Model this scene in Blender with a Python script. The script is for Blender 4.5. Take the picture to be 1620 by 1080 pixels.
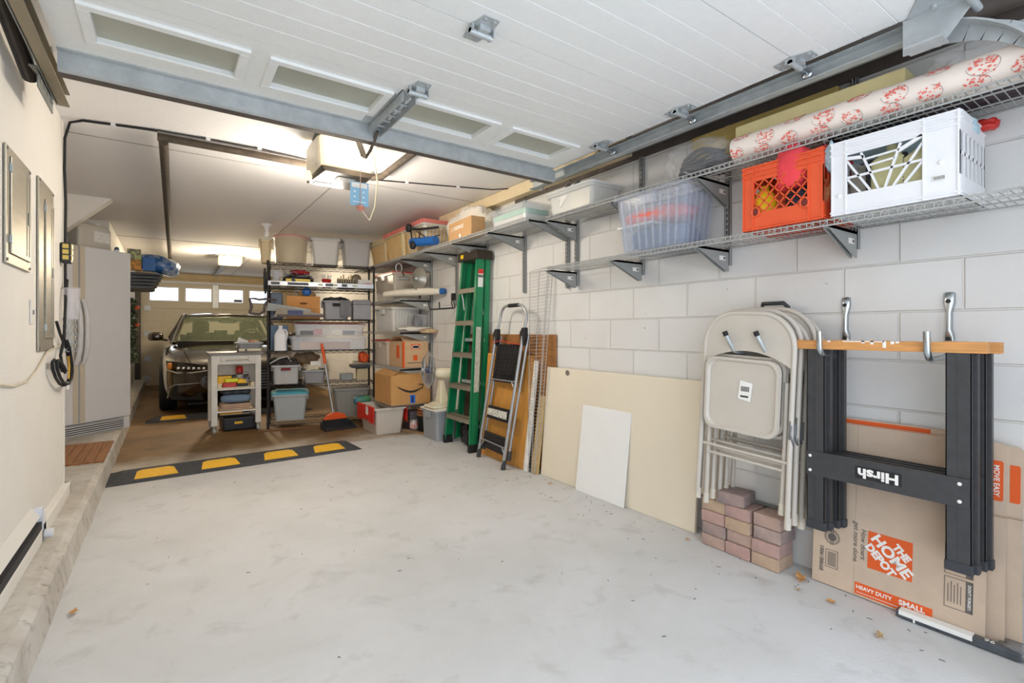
import bpy, math, random
from math import sin, cos, pi, radians
from mathutils import Vector, Matrix, noise
random.seed(7)
C = bpy.context.scene.collection
for o in list(bpy.data.objects): bpy.data.objects.remove(o)

# ---------------------------------------------------------------- camera
YAW = math.atan(545/781.)
cd = bpy.data.cameras.new('camera'); cam = bpy.data.objects.new('camera', cd); C.objects.link(cam)
cam.location = (0, 0, 1.10); cam.rotation_euler = (pi/2, 0, -YAW)
cd.sensor_width = 36; cd.lens = 781/1620*36; cd.shift_y = -16/1620; cd.clip_start = .02
bpy.context.scene.camera = cam
# ---------------------------------------------------------------- world, daylight, exposure
w = bpy.data.worlds.new('sky'); bpy.context.scene.world = w; w.use_nodes = True
w.node_tree.nodes['Background'].inputs[0].default_value = (0.84, 0.93, 1.06, 1)
w.node_tree.nodes['Background'].inputs[1].default_value = 3.0
vs = bpy.context.scene.view_settings
vs.view_transform = 'Standard'; vs.look = 'None'; vs.gamma = 1; vs.use_curve_mapping = False
vs.exposure = 0.13
bpy.context.scene.cycles.diffuse_bounces = 7; bpy.context.scene.cycles.max_bounces = 12; bpy.context.scene.cycles.transparent_max_bounces = 16
def area(name, loc, rot, sx, sy, power, col, portal=False):
    l = bpy.data.lights.new(name, 'AREA'); l.shape = 'RECTANGLE'; l.size = sx; l.size_y = sy; l.energy = power; l.color = col
    if portal: l.cycles.is_portal = True
    o = bpy.data.objects.new(name, l); C.objects.link(o); o.location = loc; o.rotation_euler = rot; return o
def point(name, loc, power, col, r=.05):
    l = bpy.data.lights.new(name, 'POINT'); l.energy = power; l.color = col; l.shadow_soft_size = r
    o = bpy.data.objects.new(name, l); C.objects.link(o); o.location = loc; return o
area('doorway_daylight', (.87, -.16, 1.07), (pi/2, 0, 0), 2.5, 2.14, 1, (1, 1, 1), True)
point('opener_bulb', (.92, 2.90, 2.12), 12, (1, .89, .74), .08)
point('added_opener_fill', (.92, 3.60, 2.02), 38, (1, .90, .78), .10)  # fill lamp added behind the opener to brighten the middle of the room
point('rear_opener_bulb', (.86, 8.9, 2.12), 95, (1, .83, .60), .12)

# ---------------------------------------------------------------- materials
MATS = {}
def mat(name, col, rough=.5, metal=0, var=0, scale=8, bump=0, bscale=None, alpha=1, emit=0, stretch=None, spec=None, trans=0, col2=None, lo=.35, hi=.65, detail=4, dist=.01):
    if name in MATS: return MATS[name]
    m = bpy.data.materials.new(name); m.use_nodes = True; nt = m.node_tree; N = nt.nodes; L = nt.links
    b = N['Principled BSDF']
    b.inputs['Base Color'].default_value = (*col, 1); b.inputs['Roughness'].default_value = rough; b.inputs['Metallic'].default_value = metal
    if spec is not None: b.inputs['Specular IOR Level'].default_value = spec
    tc = N.new('ShaderNodeTexCoord'); mp = N.new('ShaderNodeMapping'); L.new(tc.outputs['Object'], mp.inputs[0])
    if stretch: mp.inputs['Scale'].default_value = stretch
    if var or col2:
        n = N.new('ShaderNodeTexNoise'); n.inputs['Scale'].default_value = scale; n.inputs['Detail'].default_value = detail; n.inputs['Roughness'].default_value = .6
        L.new(mp.outputs[0], n.inputs['Vector'])
        r = N.new('ShaderNodeMapRange'); r.inputs[1].default_value = lo; r.inputs[2].default_value = hi; L.new(n.outputs[0], r.inputs[0])
        mx = N.new('ShaderNodeMix'); mx.data_type = 'RGBA'; L.new(r.outputs[0], mx.inputs[0])
        c2 = col2 if col2 else tuple(min(1, c*(1+var)) for c in col)
        c1 = col if col2 else tuple(c*(1-var) for c in col)
        mx.inputs[6].default_value = (*c1, 1); mx.inputs[7].default_value = (*c2, 1)
        L.new(mx.outputs[2], b.inputs['Base Color'])
    if bump:
        n2 = N.new('ShaderNodeTexNoise'); n2.inputs['Scale'].default_value = bscale or scale*6; n2.inputs['Detail'].default_value = 3
        L.new(mp.outputs[0], n2.inputs['Vector'])
        bp = N.new('ShaderNodeBump'); bp.inputs['Strength'].default_value = bump; bp.inputs['Distance'].default_value = dist
        L.new(n2.outputs[0], bp.inputs['Height']); L.new(bp.outputs[0], b.inputs['Normal'])
    if alpha < 1: b.inputs['Alpha'].default_value = alpha
    if trans: b.inputs['Transmission Weight'].default_value = trans
    if emit: b.inputs['Emission Color'].default_value = (*col, 1); b.inputs['Emission Strength'].default_value = emit
    MATS[name] = m; return m
def s(r, g, b):   # sRGB 0-255 to linear
    f = lambda c: (c/255/12.92) if c <= 10 else ((c/255+.055)/1.055)**2.4
    return (f(r), f(g), f(b))

# ---------------------------------------------------------------- mesh builder
class MB:
    def __init__(self, T=None): self.v = []; self.f = []; self.T = T; self.sm = []
    def add(self, vs, fs, smooth=False):
        k = len(self.v)
        self.v += [tuple(self.T @ Vector(p)) if self.T else tuple(p) for p in vs]
        self.f += [tuple(i+k for i in f) for f in fs]; self.sm += [smooth]*len(fs); return self
    def box(self, x0, y0, z0, x1, y1, z1):
        if x0 > x1: x0, x1 = x1, x0
        if y0 > y1: y0, y1 = y1, y0
        if z0 > z1: z0, z1 = z1, z0
        return self.add([(x0,y0,z0),(x1,y0,z0),(x1,y1,z0),(x0,y1,z0),(x0,y0,z1),(x1,y0,z1),(x1,y1,z1),(x0,y1,z1)],
                 [(0,3,2,1),(4,5,6,7),(0,1,5,4),(1,2,6,5),(2,3,7,6),(3,0,4,7)])
    def hexa(self, b, t):   # bottom 4 ccw, top 4
        return self.add(list(b)+list(t), [(0,3,2,1),(4,5,6,7),(0,1,5,4),(1,2,6,5),(2,3,7,6),(3,0,4,7)])
    def bar(self, p0, p1, wx, wy, up=(0,0,1)):
        p0 = Vector(p0); p1 = Vector(p1); d = (p1-p0).normalized(); u = Vector(up)
        if abs(d.dot(u)) > .99: u = Vector((0,1,0))
        a = d.cross(u).normalized()*wx/2; b = a.normalized().cross(d).normalized()*wy/2
        return self.hexa([p0-a-b, p0-a+b, p0+a+b, p0+a-b], [p1-a-b, p1-a+b, p1+a+b, p1+a-b])
    def cyl(self, p0, p1, r0, r1=None, n=14, smooth=True):
        return self.tube([p0, p1], [r0, r0 if r1 is None else r1], n, smooth)
    def tube(self, pts, r, n=8, smooth=True, closed=False, caps=True):
        pts = [Vector(p) for p in pts]; m = len(pts); rs = r if isinstance(r, (list, tuple)) else [r]*m
        vs = []; prev = None
        for i, p in enumerate(pts):
            if closed: d = (pts[(i+1) % m]-pts[i-1])
            else: d = (pts[min(i+1, m-1)]-pts[max(i-1, 0)])
            if d.length < 1e-9: d = Vector((0,0,1))
            d.normalize()
            if prev is None:
                u = Vector((0,0,1)) if abs(d.z) < .9 else Vector((1,0,0)); a = d.cross(u).normalized()
            else:
                a = prev-d*prev.dot(d)
                a = a.normalized() if a.length > 1e-6 else d.orthogonal().normalized()
            prev = a; b = d.cross(a)
            for k in range(n):
                t = 2*pi*k/n; vs.append(p+a*cos(t)*rs[i]+b*sin(t)*rs[i])
        fs = []
        for i in range(m if closed else m-1):
            j = (i+1) % m
            for k in range(n): fs.append((i*n+k, i*n+(k+1) % n, j*n+(k+1) % n, j*n+k))
        kk = len(fs); self.add(vs, fs, smooth)
        if not closed and caps:
            self.add(vs[:n], [tuple(range(n))[::-1]]); self.add(vs[-n:], [tuple(range(n))])
        return self
    def prism(self, poly, axis, a0, a1):   # poly list of 2D, extruded along axis 'x','y','z'
        def P(p, a): return {'x': (a, p[0], p[1]), 'y': (p[0], a, p[1]), 'z': (p[0], p[1], a)}[axis]
        n = len(poly); vs = [P(p, a0) for p in poly]+[P(p, a1) for p in poly]
        return self.add(vs, [tuple(range(n))[::-1], tuple(range(n, 2*n))]+[(i, (i+1) % n, n+(i+1) % n, n+i) for i in range(n)])
    def lathe(self, prof, c=(0,0,0), axis='z', n=20, smooth=True):
        vs = []; m = len(prof)
        for r, z in prof:
            for k in range(n):
                t = 2*pi*k/n; a, b = r*cos(t), r*sin(t)
                q = {'z': (a, b, z), 'x': (z, a, b), 'y': (b, z, a)}[axis]
                vs.append((q[0]+c[0], q[1]+c[1], q[2]+c[2]))
        fs = [(i*n+k, i*n+(k+1) % n, (i+1)*n+(k+1) % n, (i+1)*n+k) for i in range(m-1) for k in range(n)]
        return self.add(vs, fs, smooth)
    def loft(self, rings, cap0=True, cap1=True, smooth=False):
        n = len(rings[0]); vs = [p for r in rings for p in r]
        fs = [(i*n+k, i*n+(k+1) % n, (i+1)*n+(k+1) % n, (i+1)*n+k) for i in range(len(rings)-1) for k in range(n)]
        self.add(vs, fs, smooth)
        if cap0: self.add(rings[0], [tuple(range(n))[::-1]])
        if cap1: self.add(rings[-1], [tuple(range(n))])
        return self
    def grid(self, fn, nu, nv, smooth=True):
        vs = [fn(i/nu, j/nv) for i in range(nu+1) for j in range(nv+1)]
        return self.add(vs, [(i*(nv+1)+j, (i+1)*(nv+1)+j, (i+1)*(nv+1)+j+1, i*(nv+1)+j+1) for i in range(nu) for j in range(nv)], smooth)
    def blob(self, c, size, amp=.15, seed=0, nu=20, nv=12, freq=2.2, flat=None, rot=None):
        def fn(a, b):
            t = 2*pi*a; p = -pi/2+pi*b; d = Vector((cos(p)*cos(t), cos(p)*sin(t), sin(p)))
            k = 1+amp*noise.noise(d*freq+Vector((seed*7.3, seed, 0)))*2+amp*.5*noise.noise(d*freq*2.7+Vector((0, seed*3.1, 5)))*2
            e = .7    # squarish
            q = Vector([math.copysign(abs(x)**e, x) for x in d])*k
            v = Vector((q.x*size[0]/2, q.y*size[1]/2, max(q.z, -.9)*size[2]/2))
            if rot is not None: v = rot @ v
            return tuple(v+Vector(c))
        return self.grid(fn, nu, nv)
    def build(self, name, m, parent=None, bevel=0, sub=0, solid=0, loc=None, rotz=None, seg=2):
        me = bpy.data.meshes.new(name); me.from_pydata(self.v, [], self.f)
        me.materials.append(m)
        for p, q in zip(me.polygons, self.sm): p.use_smooth = q
        me.update()
        o = bpy.data.objects.new(name, me); C.objects.link(o)
        if parent: o.parent = parent
        if loc: o.location = loc
        if rotz is not None: o.rotation_euler = (0, 0, rotz)
        if solid: d = o.modifiers.new('s', 'SOLIDIFY'); d.thickness = solid
        if bevel: d = o.modifiers.new('b', 'BEVEL'); d.width = bevel; d.segments = seg; d.limit_method = 'ANGLE'; d.angle_limit = radians(40)
        if sub: d = o.modifiers.new('u', 'SUBSURF'); d.levels = sub; d.render_levels = sub
        return o
def rr(hx, hy, r, z, cx=0, cy=0, n=4):
    out = []
    for sx, sy, t0 in ((1,1,0), (-1,1,pi/2), (-1,-1,pi), (1,-1,1.5*pi)):
        for i in range(n+1):
            t = t0+pi/2*i/n; out.append((cx+sx*(hx-r)+r*cos(t), cy+sy*(hy-r)+r*sin(t), z))
    return out
def tag(o, label, cat, group=None, kind=None):
    o['label'] = label; o['category'] = cat
    if group: o['group'] = group
    if kind: o['kind'] = kind
    return o
def struct(o, label=None):
    o['kind'] = 'structure'
    if label: o['label'] = label
    return o
def thing(name, label, cat, loc=(0,0,0), rotz=0, group=None, rot=None):
    o = bpy.data.objects.new(name, None); C.objects.link(o); o.location = loc
    o.rotation_euler = rot if rot else (0, 0, rotz); o.empty_display_size = .05
    return tag(o, label, cat, group)
def copy_tree(o, parent=None):
    c = o.copy(); C.objects.link(c)
    if parent: c.parent = parent
    for ch in list(o.children): copy_tree(ch, c)
    return c
def lab(o, label): o['label'] = label; return o
def text(body, m, parent, o, x, y, size, name='lettering', ext=.0004, bold=0, align='CENTER', sx=1, shear=0):
    """o origin, x reading direction, y up direction (parent space)"""
    c = bpy.data.curves.new(name, 'FONT'); c.body = body; c.size = size; c.extrude = ext; c.offset = bold
    c.align_x = align; c.align_y = 'CENTER'; c.materials.append(m); c.resolution_u = 3; c.shear = shear
    ob = bpy.data.objects.new(name, c); C.objects.link(ob)
    X = Vector(x).normalized(); Y = Vector(y).normalized(); Z = X.cross(Y)
    M = Matrix((X, Y, Z)).transposed().to_4x4(); M.translation = Vector(o)
    me = bpy.data.meshes.new_from_object(ob.evaluated_get(bpy.context.evaluated_depsgraph_get()))
    bpy.data.objects.remove(ob); bpy.data.curves.remove(c)
    ob = bpy.data.objects.new(name, me); C.objects.link(ob)
    if parent: ob.parent = parent
    ob.matrix_basis = M @ Matrix.Diagonal((sx, 1, 1, 1))
    return ob
WALLROT = -pi/2      # local x runs along world -Y, local y runs into the right wall (+X)

# material palette
white_paint = mat('white wall paint', s(224, 220, 212), .85, var=.02, scale=3, bump=.15, bscale=90)
ceil_paint = mat('ceiling paint', s(232, 230, 228), .9, var=.015, scale=1.2, bump=.1, bscale=60)
galv = mat('galvanised steel', s(182, 187, 188), .4, .35, var=.1, scale=14)
galv_dark = mat('dull galvanised steel', s(130, 132, 128), .45, .4, var=.15, scale=10)
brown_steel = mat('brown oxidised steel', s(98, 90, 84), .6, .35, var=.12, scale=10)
shelf_grey = mat('grey epoxy wire', s(172, 172, 168), .5)
bracket_grey = mat('grey shelf bracket', s(150, 151, 148), .5)
black_wire = mat('black epoxy wire', s(40, 36, 34), .45, .2)
black_pl = mat('black plastic', s(30, 30, 32), .45, var=.15)
dark_pl = mat('charcoal plastic', s(52, 54, 58), .5, var=.1)
grey_pl = mat('grey plastic', s(150, 150, 152), .45, var=.04)
lgrey_pl = mat('light grey plastic', s(178, 178, 176), .45, var=.04)
white_pl = mat('white plastic', s(232, 232, 234), .4, var=.02)
clear_pl = mat('clear plastic', s(225, 228, 232), .18, alpha=.28)
blue_clear = mat('bluish clear plastic', s(200, 210, 226), .2, alpha=.26)
milky_pl = mat('milky translucent plastic', s(226, 224, 214), .3, alpha=.72)
amber_pl = mat('yellowed translucent plastic', s(240, 222, 178), .3, alpha=.6)
red_pl = mat('red plastic', s(196, 44, 36), .4, var=.06)
orange_pl = mat('orange crate plastic', s(226, 88, 46), .42, var=.05)
pink_pl = mat('faded pink lid plastic', s(226, 130, 120), .45, alpha=.85)
teal_pl = mat('teal lid plastic', s(70, 160, 176), .4)
blue_pl = mat('blue plastic', s(30, 96, 170), .4)
yellow_pl = mat('yellow plastic', s(240, 205, 20), .4)
card = mat('cardboard', s(190, 150, 104), .85, var=.05, scale=20, bump=.1, stretch=(1, 1, 8))
card_pale = mat('pale kraft cardboard', s(200, 178, 156), .85, var=.04, scale=14)
card_edge = mat('cardboard edge', s(150, 120, 92), .9)
ink_black = mat('black print', s(50, 46, 46), .8)
ink_orange = mat('orange print', s(226, 94, 34), .75)
ink_white = mat('white print', s(236, 232, 226), .7)
ink_grey = mat('grey print', s(104, 98, 92), .8)
ink_red = mat('red print', s(214, 50, 44), .7)
paper = mat('white paper', s(234, 232, 226), .8, var=.02)
chrome = mat('zinc plated steel', s(196, 202, 206), .22, .95)
alu = mat('brushed aluminium', s(176, 178, 180), .36, .7, var=.05, scale=20)
cloth_white = mat('white cloth', s(226, 220, 208), .9, var=.05, bump=.3, bscale=30)
cloth_grey = mat('grey cloth', s(128, 128, 132), .95, var=.12, bump=.3, bscale=40)
cloth_blue = mat('blue cloth', s(84, 104, 140), .95, var=.12, bump=.4, bscale=30)
cloth_pink = mat('coral pink cloth', s(226, 66, 74), .9, var=.12, bump=.4, bscale=30)
cloth_sky = mat('pale blue cloth', s(176, 204, 214), .95, var=.08, bump=.4, bscale=40)
brass = mat('brass', s(200, 160, 70), .3, .9)
black_rub = mat('black rubber', s(24, 24, 25), .7, var=.1)
# ================================================================ SETTING
# floors -----------------------------------------------------------------
def floor_material(name, c1, c2, c3, rough, k=1):
    m = bpy.data.materials.new(name); m.use_nodes = True; N = m.node_tree.nodes; L = m.node_tree.links; b = N['Principled BSDF']
    tc = N.new('ShaderNodeTexCoord')
    def nz(scale, det, lo, hi, st=(1,1,1)):
        mp = N.new('ShaderNodeMapping'); mp.inputs['Scale'].default_value = st; L.new(tc.outputs['Object'], mp.inputs[0])
        n = N.new('ShaderNodeTexNoise'); n.inputs['Scale'].default_value = scale*k; n.inputs['Detail'].default_value = det; n.inputs['Roughness'].default_value = .65; n.inputs['Distortion'].default_value = .4
        L.new(mp.outputs[0], n.inputs['Vector']); r = N.new('ShaderNodeMapRange'); r.inputs[1].default_value = lo; r.inputs[2].default_value = hi; L.new(n.outputs[0], r.inputs[0]); return r.outputs[0], n.outputs[0]
    a, _ = nz(1.5, 6, .36, .62); d, _ = nz(5.5, 8, .55, .78); e, raw = nz(60, 4, .68, .8, (1, 1.6, 1))
    def mix(f, x, y):
        q = N.new('ShaderNodeMix'); q.data_type = 'RGBA'; L.new(f, q.inputs[0])
        for s_, k in ((x, 6), (y, 7)):
            if isinstance(s_, tuple): q.inputs[k].default_value = (*s_, 1)
            else: L.new(s_, q.inputs[k])
        return q.outputs[2]
    c = mix(a, c1, c2); c = mix(d, c, c3); c = mix(e, c, tuple(x*.62 for x in c3)); L.new(c, b.inputs['Base Color'])
    b.inputs['Roughness'].default_value = rough
    bp = N.new('ShaderNodeBump'); bp.inputs['Strength'].default_value = .25; bp.inputs['Distance'].default_value = .004; L.new(raw, bp.inputs['Height']); L.new(bp.outputs[0], b.inputs['Normal'])
    return m
fl_front = floor_material('pale concrete', s(210, 210, 210), s(200, 200, 198), s(180, 179, 176), .7)
fl_back = floor_material('stained lamp-tinted brown concrete', s(134, 104, 62), s(106, 78, 42), s(74, 52, 26), .65)  # dirtier, browner slab, with the warm light at the back mixed into its colour
curb_m = floor_material('worn curb concrete', s(206, 202, 194), s(182, 175, 164), s(118, 108, 96), .9, 3.2)
struct(MB().box(-1.9, -.8, -.1, 3.0, 4.93, 0).build('floor', fl_front), 'pale worn concrete garage slab')
N = fl_back.node_tree.nodes; L = fl_back.node_tree.links; b = N['Principled BSDF']; src = b.inputs['Base Color'].links[0].from_socket
tc = N.new('ShaderNodeTexCoord'); sp = N.new('ShaderNodeSeparateXYZ'); L.new(tc.outputs['Object'], sp.inputs[0])
nn = N.new('ShaderNodeTexNoise'); nn.inputs['Scale'].default_value = 2.5; nn.inputs['Detail'].default_value = 6; L.new(tc.outputs['Object'], nn.inputs['Vector'])
ma = N.new('ShaderNodeMath'); ma.operation = 'ADD'; L.new(sp.outputs[1], ma.inputs[0]); L.new(nn.outputs[0], ma.inputs[1])
mr = N.new('ShaderNodeMapRange'); mr.interpolation_type = 'SMOOTHSTEP'; mr.inputs[1].default_value = 5.3; mr.inputs[2].default_value = 6.0; L.new(ma.outputs[0], mr.inputs[0])
mx = N.new('ShaderNodeMix'); mx.data_type = 'RGBA'; L.new(mr.outputs[0], mx.inputs[0]); mx.inputs[6].default_value = (*s(196, 188, 174), 1); L.new(src, mx.inputs[7]); L.new(mx.outputs[2], b.inputs['Base Color'])
struct(MB().box(-1.9, 4.93, -.1, 3.0, 13.2, 0).build('floor_rear', fl_back), 'stained lamp-tinted brown concrete slab beyond the speed bump')
# right wall : painted block
bm = bpy.data.materials.new('painted block wall'); bm.use_nodes = True
N = bm.node_tree.nodes; L = bm.node_tree.links; b = N['Principled BSDF']; b.inputs['Roughness'].default_value = .8
tc = N.new('ShaderNodeTexCoord'); sx = N.new('ShaderNodeSeparateXYZ'); L.new(tc.outputs['Object'], sx.inputs[0])
ay = N.new('ShaderNodeMath'); ay.operation = 'ADD'; ay.inputs[1].default_value = .05+8; L.new(sx.outputs[1], ay.inputs[0])
az = N.new('ShaderNodeMath'); az.operation = 'ADD'; az.inputs[1].default_value = .02; L.new(sx.outputs[2], az.inputs[0])
cb = N.new('ShaderNodeCombineXYZ'); L.new(ay.outputs[0], cb.inputs[0]); L.new(az.outputs[0], cb.inputs[1])
br = N.new('ShaderNodeTexBrick'); L.new(cb.outputs[0], br.inputs['Vector'])
for k, v in (('Scale', 1), ('Mortar Size', .006), ('Mortar Smooth', .6), ('Brick Width', .4), ('Row Height', .2), ('Bias', 0)): br.inputs[k].default_value = v
br.inputs['Color1'].default_value = (*s(222, 221, 218), 1); br.inputs['Color2'].default_value = (*s(218, 216, 213), 1); br.inputs['Mortar'].default_value = (*s(211, 208, 202), 1)
n1 = N.new('ShaderNodeTexNoise'); n1.inputs['Scale'].default_value = 2.2; n1.inputs['Detail'].default_value = 8; L.new(tc.outputs['Object'], n1.inputs['Vector'])
r1 = N.new('ShaderNodeMapRange'); r1.inputs[1].default_value = .5; r1.inputs[2].default_value = .8; r1.inputs[3].default_value = 0; r1.inputs[4].default_value = .35; L.new(n1.outputs[0], r1.inputs[0])
m1 = N.new('ShaderNodeMix'); m1.data_type = 'RGBA'; L.new(r1.outputs[0], m1.inputs[0]); L.new(br.outputs[0], m1.inputs[6]); m1.inputs[7].default_value = (*s(196, 188, 176), 1)
n3 = N.new('ShaderNodeTexNoise'); n3.inputs['Scale'].default_value = 26; n3.inputs['Detail'].default_value = 2; L.new(tc.outputs['Object'], n3.inputs['Vector'])
r3 = N.new('ShaderNodeMapRange'); r3.inputs[1].default_value = .76; r3.inputs[2].default_value = .8; L.new(n3.outputs[0], r3.inputs[0])
m3 = N.new('ShaderNodeMix'); m3.data_type = 'RGBA'; L.new(r3.outputs[0], m3.inputs[0]); L.new(m1.outputs[2], m3.inputs[6]); m3.inputs[7].default_value = (*s(150, 144, 134), 1)
L.new(m3.outputs[2], b.inputs['Base Color'])
n2 = N.new('ShaderNodeTexNoise'); n2.inputs['Scale'].default_value = 70; n2.inputs['Detail'].default_value = 4; L.new(tc.outputs['Object'], n2.inputs['Vector'])
mm = N.new('ShaderNodeMath'); mm.operation = 'MULTIPLY'; mm.inputs[1].default_value = .25; L.new(n2.outputs[0], mm.inputs[0])
sb = N.new('ShaderNodeMath'); sb.operation = 'SUBTRACT'; L.new(mm.outputs[0], sb.inputs[0]); L.new(br.outputs['Fac'], sb.inputs[1])
bp = N.new('ShaderNodeBump'); bp.inputs['Strength'].default_value = .7; bp.inputs['Distance'].default_value = .006; L.new(sb.outputs[0], bp.inputs['Height']); L.new(bp.outputs[0], b.inputs['Normal'])
struct(MB().box(2.45, -.18, 0, 2.6, 12.6, 2.32).build('wall_right', bm), 'white painted concrete block wall')
struct(MB().box(-.62, -.18, 0, -.5, 3.88, 2.32).build('wall_left', white_paint), 'cream painted wall with the electric panels')
w = MB(); w.box(-1.72, 3.88, 0, -1.6, 7.05, 2.32); w.box(-1.72, 3.76, 0, -.62, 3.88, 2.32); w.box(-1.72, 7.05, 0, -.53, 7.17, 2.32); w.box(-.65, 7.17, 0, -.53, 12.6, 2.32)
struct(w.build('wall_left_recess', white_paint), 'cream walls of the recess behind the refrigerator')
struct(MB().box(-1.9, -.18, 2.32, 2.6, 12.6, 2.42).build('ceiling', ceil_paint), 'off-white plasterboard ceiling')
w = MB(); w.box(-.65, 12.46, 0, -.42, 12.6, 2.32); w.box(2.1, 12.46, 0, 2.6, 12.6, 2.32); w.box(-.42, 12.46, 2.17, 2.1, 12.6, 2.32)
struct(w.build('wall_back', mat('tan end wall', s(188, 172, 140), .8, var=.05)))
w = MB(); w.box(2.14, -.3, 0, 2.6, -.18, 2.42); w.box(-1.72, -.3, 0, -.4, -.18, 2.42); w.box(-.4, -.3, 2.17, 2.14, -.18, 2.42)
struct(w.build('wall_front', white_paint), 'wall around the open front garage doorway')
# header boards above the far door
t = MB(); t.box(-.5, 12.42, 2.2, 2.4, 12.46, 2.30); t.box(-.5, 12.40, 2.16, 2.4, 12.42, 2.19)
for x in (.35, 1.3): t.box(x, 12.412, 2.2, x+.012, 12.42, 2.30)
struct(t.build('trim_1', mat('yellowed board', s(196, 176, 136), .7, var=.06)))
# ceiling seams, bulkhead of the stairs
t = MB(); t.box(1.13, 4.0, 2.316, 1.137, 12.3, 2.3195); t.box(-.5, 4.02, 2.316, 2.45, 4.027, 2.3195); t.box(-.55, 8.0, 2.316, 2.45, 8.006, 2.3195)
struct(t.build('trim_2', mat('ceiling seam', s(160, 154, 146), .9)))
struct(MB().prism([(-.42, 2.319), (-1.6, 2.319), (-1.6, 1.92), (-.82, 1.92)], 'y', 5.83, 5.97).build('wall_bulkhead', white_paint), 'white triangular end of the sloping stair bulkhead')
# corner edge of left wall
struct(MB().box(-.53, 3.88, .14, -.497, 3.905, 2.25).build('trim_3', white_paint))
# curb / platform with chipped front edge
cb_ = MB(); ny = 150
prof = []
for i in range(ny+1):
    y = -.3+(12.4+.3)*i/ny; a = noise.noise(Vector((y*3.1, 0, 0)))*.012; c = noise.noise(Vector((y*6.3, 4, 0)))*.010
    x = -.37
    prof.append([(-1.6 if y > 3.88 and y < 7.05 else -.53, y, 0), (x+.01+a*.5, y, 0), (x+a, y, .06), (x-.004+c, y, .118+c*.5), (x-.035+a, y, .140), (-.45, y, .142), (-1.6 if 3.88 < y < 7.05 else -.53, y, .142)])
cb_.loft(prof, smooth=False)
struct(cb_.build('trim_4', curb_m), 'raised worn concrete curb along the left wall')
t = MB(); t.prism([(-.5, .142), (-.47, .142), (-.47, .205), (-.478, .212), (-.5, .212)], 'y', 2.62, 3.90); t.box(-.6, 3.88, .142, -.47, 3.91, .212)
t.prism([(-.5, .142), (-.47, .142), (-.47, .18), (-.5, .18)], 'y', -.1, 2.62)
struct(t.build('baseboard_left', white_paint))
# cream ledger beam and steel angle, high on right wall
struct(MB().box(2.37, 2.15, 2.22, 2.449, 4.75, 2.315).build('trim_5', mat('cream painted timber', s(224, 206, 170), .7, var=.04)), 'cream painted timber along the top of the right wall')
# ---- the open sectional overhead door (front) --------------------------------------
door_w = mat('white door skin', s(232, 234, 232), .45, var=.015, scale=30, bump=.12, bscale=120)
D = thing('overhead_door', 'white sectional garage door rolled open overhead with four windows in one section', 'garage door', (0, 0, 2.16))
X0, X1 = -.34, 2.06
def groove_profile(y0, y1, n=5):
    p = []
    for i in range(n+1):
        y = y0+(y1-y0)*i/n; g = .0025
        if i == 0: p += [(y+.002, 0)]
        elif i == n: p += [(y-.002, 0)]
        else: p += [(y-g, 0), (y, .004), (y+g, 0)]
    return p+[(y1-.002, .045), (y0+.002, .045)]
for y0, y1 in ((.42, .95), (.95, 1.48), (1.48, 2.01)):
    MB().prism(groove_profile(y0, y1), 'x', X0, X1).build('door_section', door_w, D)
wins = [(-.21, .225), (.36, .79), (.93, 1.36), (1.50, 1.90)]
m = MB(); YA, YB = 2.125, 2.335
for a, b in ((2.01, 2.06), (2.06, YA), ): m.prism([(a+.001, 0), (b-.001, 0), (b-.001, .045), (a+.001, .045)], 'x', X0, X1)
m.box(X0, YB, 0, X1, 2.54, .045)
xs = [X0]+[v for p in wins for v in p]+[X1]
for i in range(0, len(xs), 2): m.box(xs[i], YA, 0, xs[i+1], YB, .045)
top = m.build('door_section', door_w, D)
pane = mat('frosted window pane', s(176, 178, 164), .35, var=.05, scale=3, alpha=.93)
for a, b in wins:
    f = MB(); e = .035
    for q in ((a-e, YA-e, b+e, YA), (a-e, YB, b+e, YB+e), (a-e, YA, a, YB), (b, YA, b+e, YB)): f.box(q[0], q[1], -.012, q[2], q[3], .001)
    fo = f.build('window_frame', door_w, top, bevel=.003)
    MB().box(a, YA, .012, b, YB, .016).build('pane', pane, top)
# strut across the top section
st = MB(); st.prism([(2.50, -.001), (2.50, -.07), (2.515, -.078), (2.56, -.078), (2.56, -.072), (2.517, -.072), (2.505, -.065), (2.505, -.001)], 'x', X0, X1+.03)
st.prism([(2.47, 0), (2.50, 0), (2.50, -.004), (2.47, -.004)], 'x', X0, X1); st.build('strut', galv, D)
MB().box(X0, 2.514, -.0785, X1+.03, 2.562, -.0775).build('strut_shade_strip', brown_steel, D)  # thin dark strip painting the shade along the strut's lower edge
def plate(y, x, rot=0, sc=1):
    """butterfly hinge plate on door underside"""
    M = Matrix.Translation((x, y, 0)) @ Matrix.Rotation(rot, 4, 'Z') @ Matrix.Scale(sc, 4)
    h = MB(M); h.prism([(-.03, -.075), (.03, -.075), (.042, -.01), (.042, .01), (.03, .075), (-.03, .075), (-.042, .01), (-.042, -.01)], 'z', -.004, -.0005)
    h.cyl((-.045, 0, -.022), (.045, 0, -.022), .011); h.box(-.045, -.02, -.026, -.040, .02, -.004); h.box(.040, -.02, -.026, .045, .02, -.004)
    h.box(-.02, -.03, -.022, .02, -.005, -.004)
    for a, b in ((-.018, -.06), (.018, -.06), (-.018, .06), (.018, .06)): h.cyl((a, b, -.004), (a, b, -.010), .007, n=6, smooth=False)
    return h
for y in (1.48, 2.01):
    plate(y, .90).build('hinge', galv, D)
for y in (.95, 1.48, 2.01):
    h = plate(y, 2.015, sc=.95).build('hinge', galv, D)
    MB().cyl((2.02, y, -.025), (2.105, y, -.025), .006).lathe([(0, -.008), (.018, -.008), (.021, 0), (.018, .008), (0, .008)], (2.115, y, -.025), 'x').build('roller', chrome, h)
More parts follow.
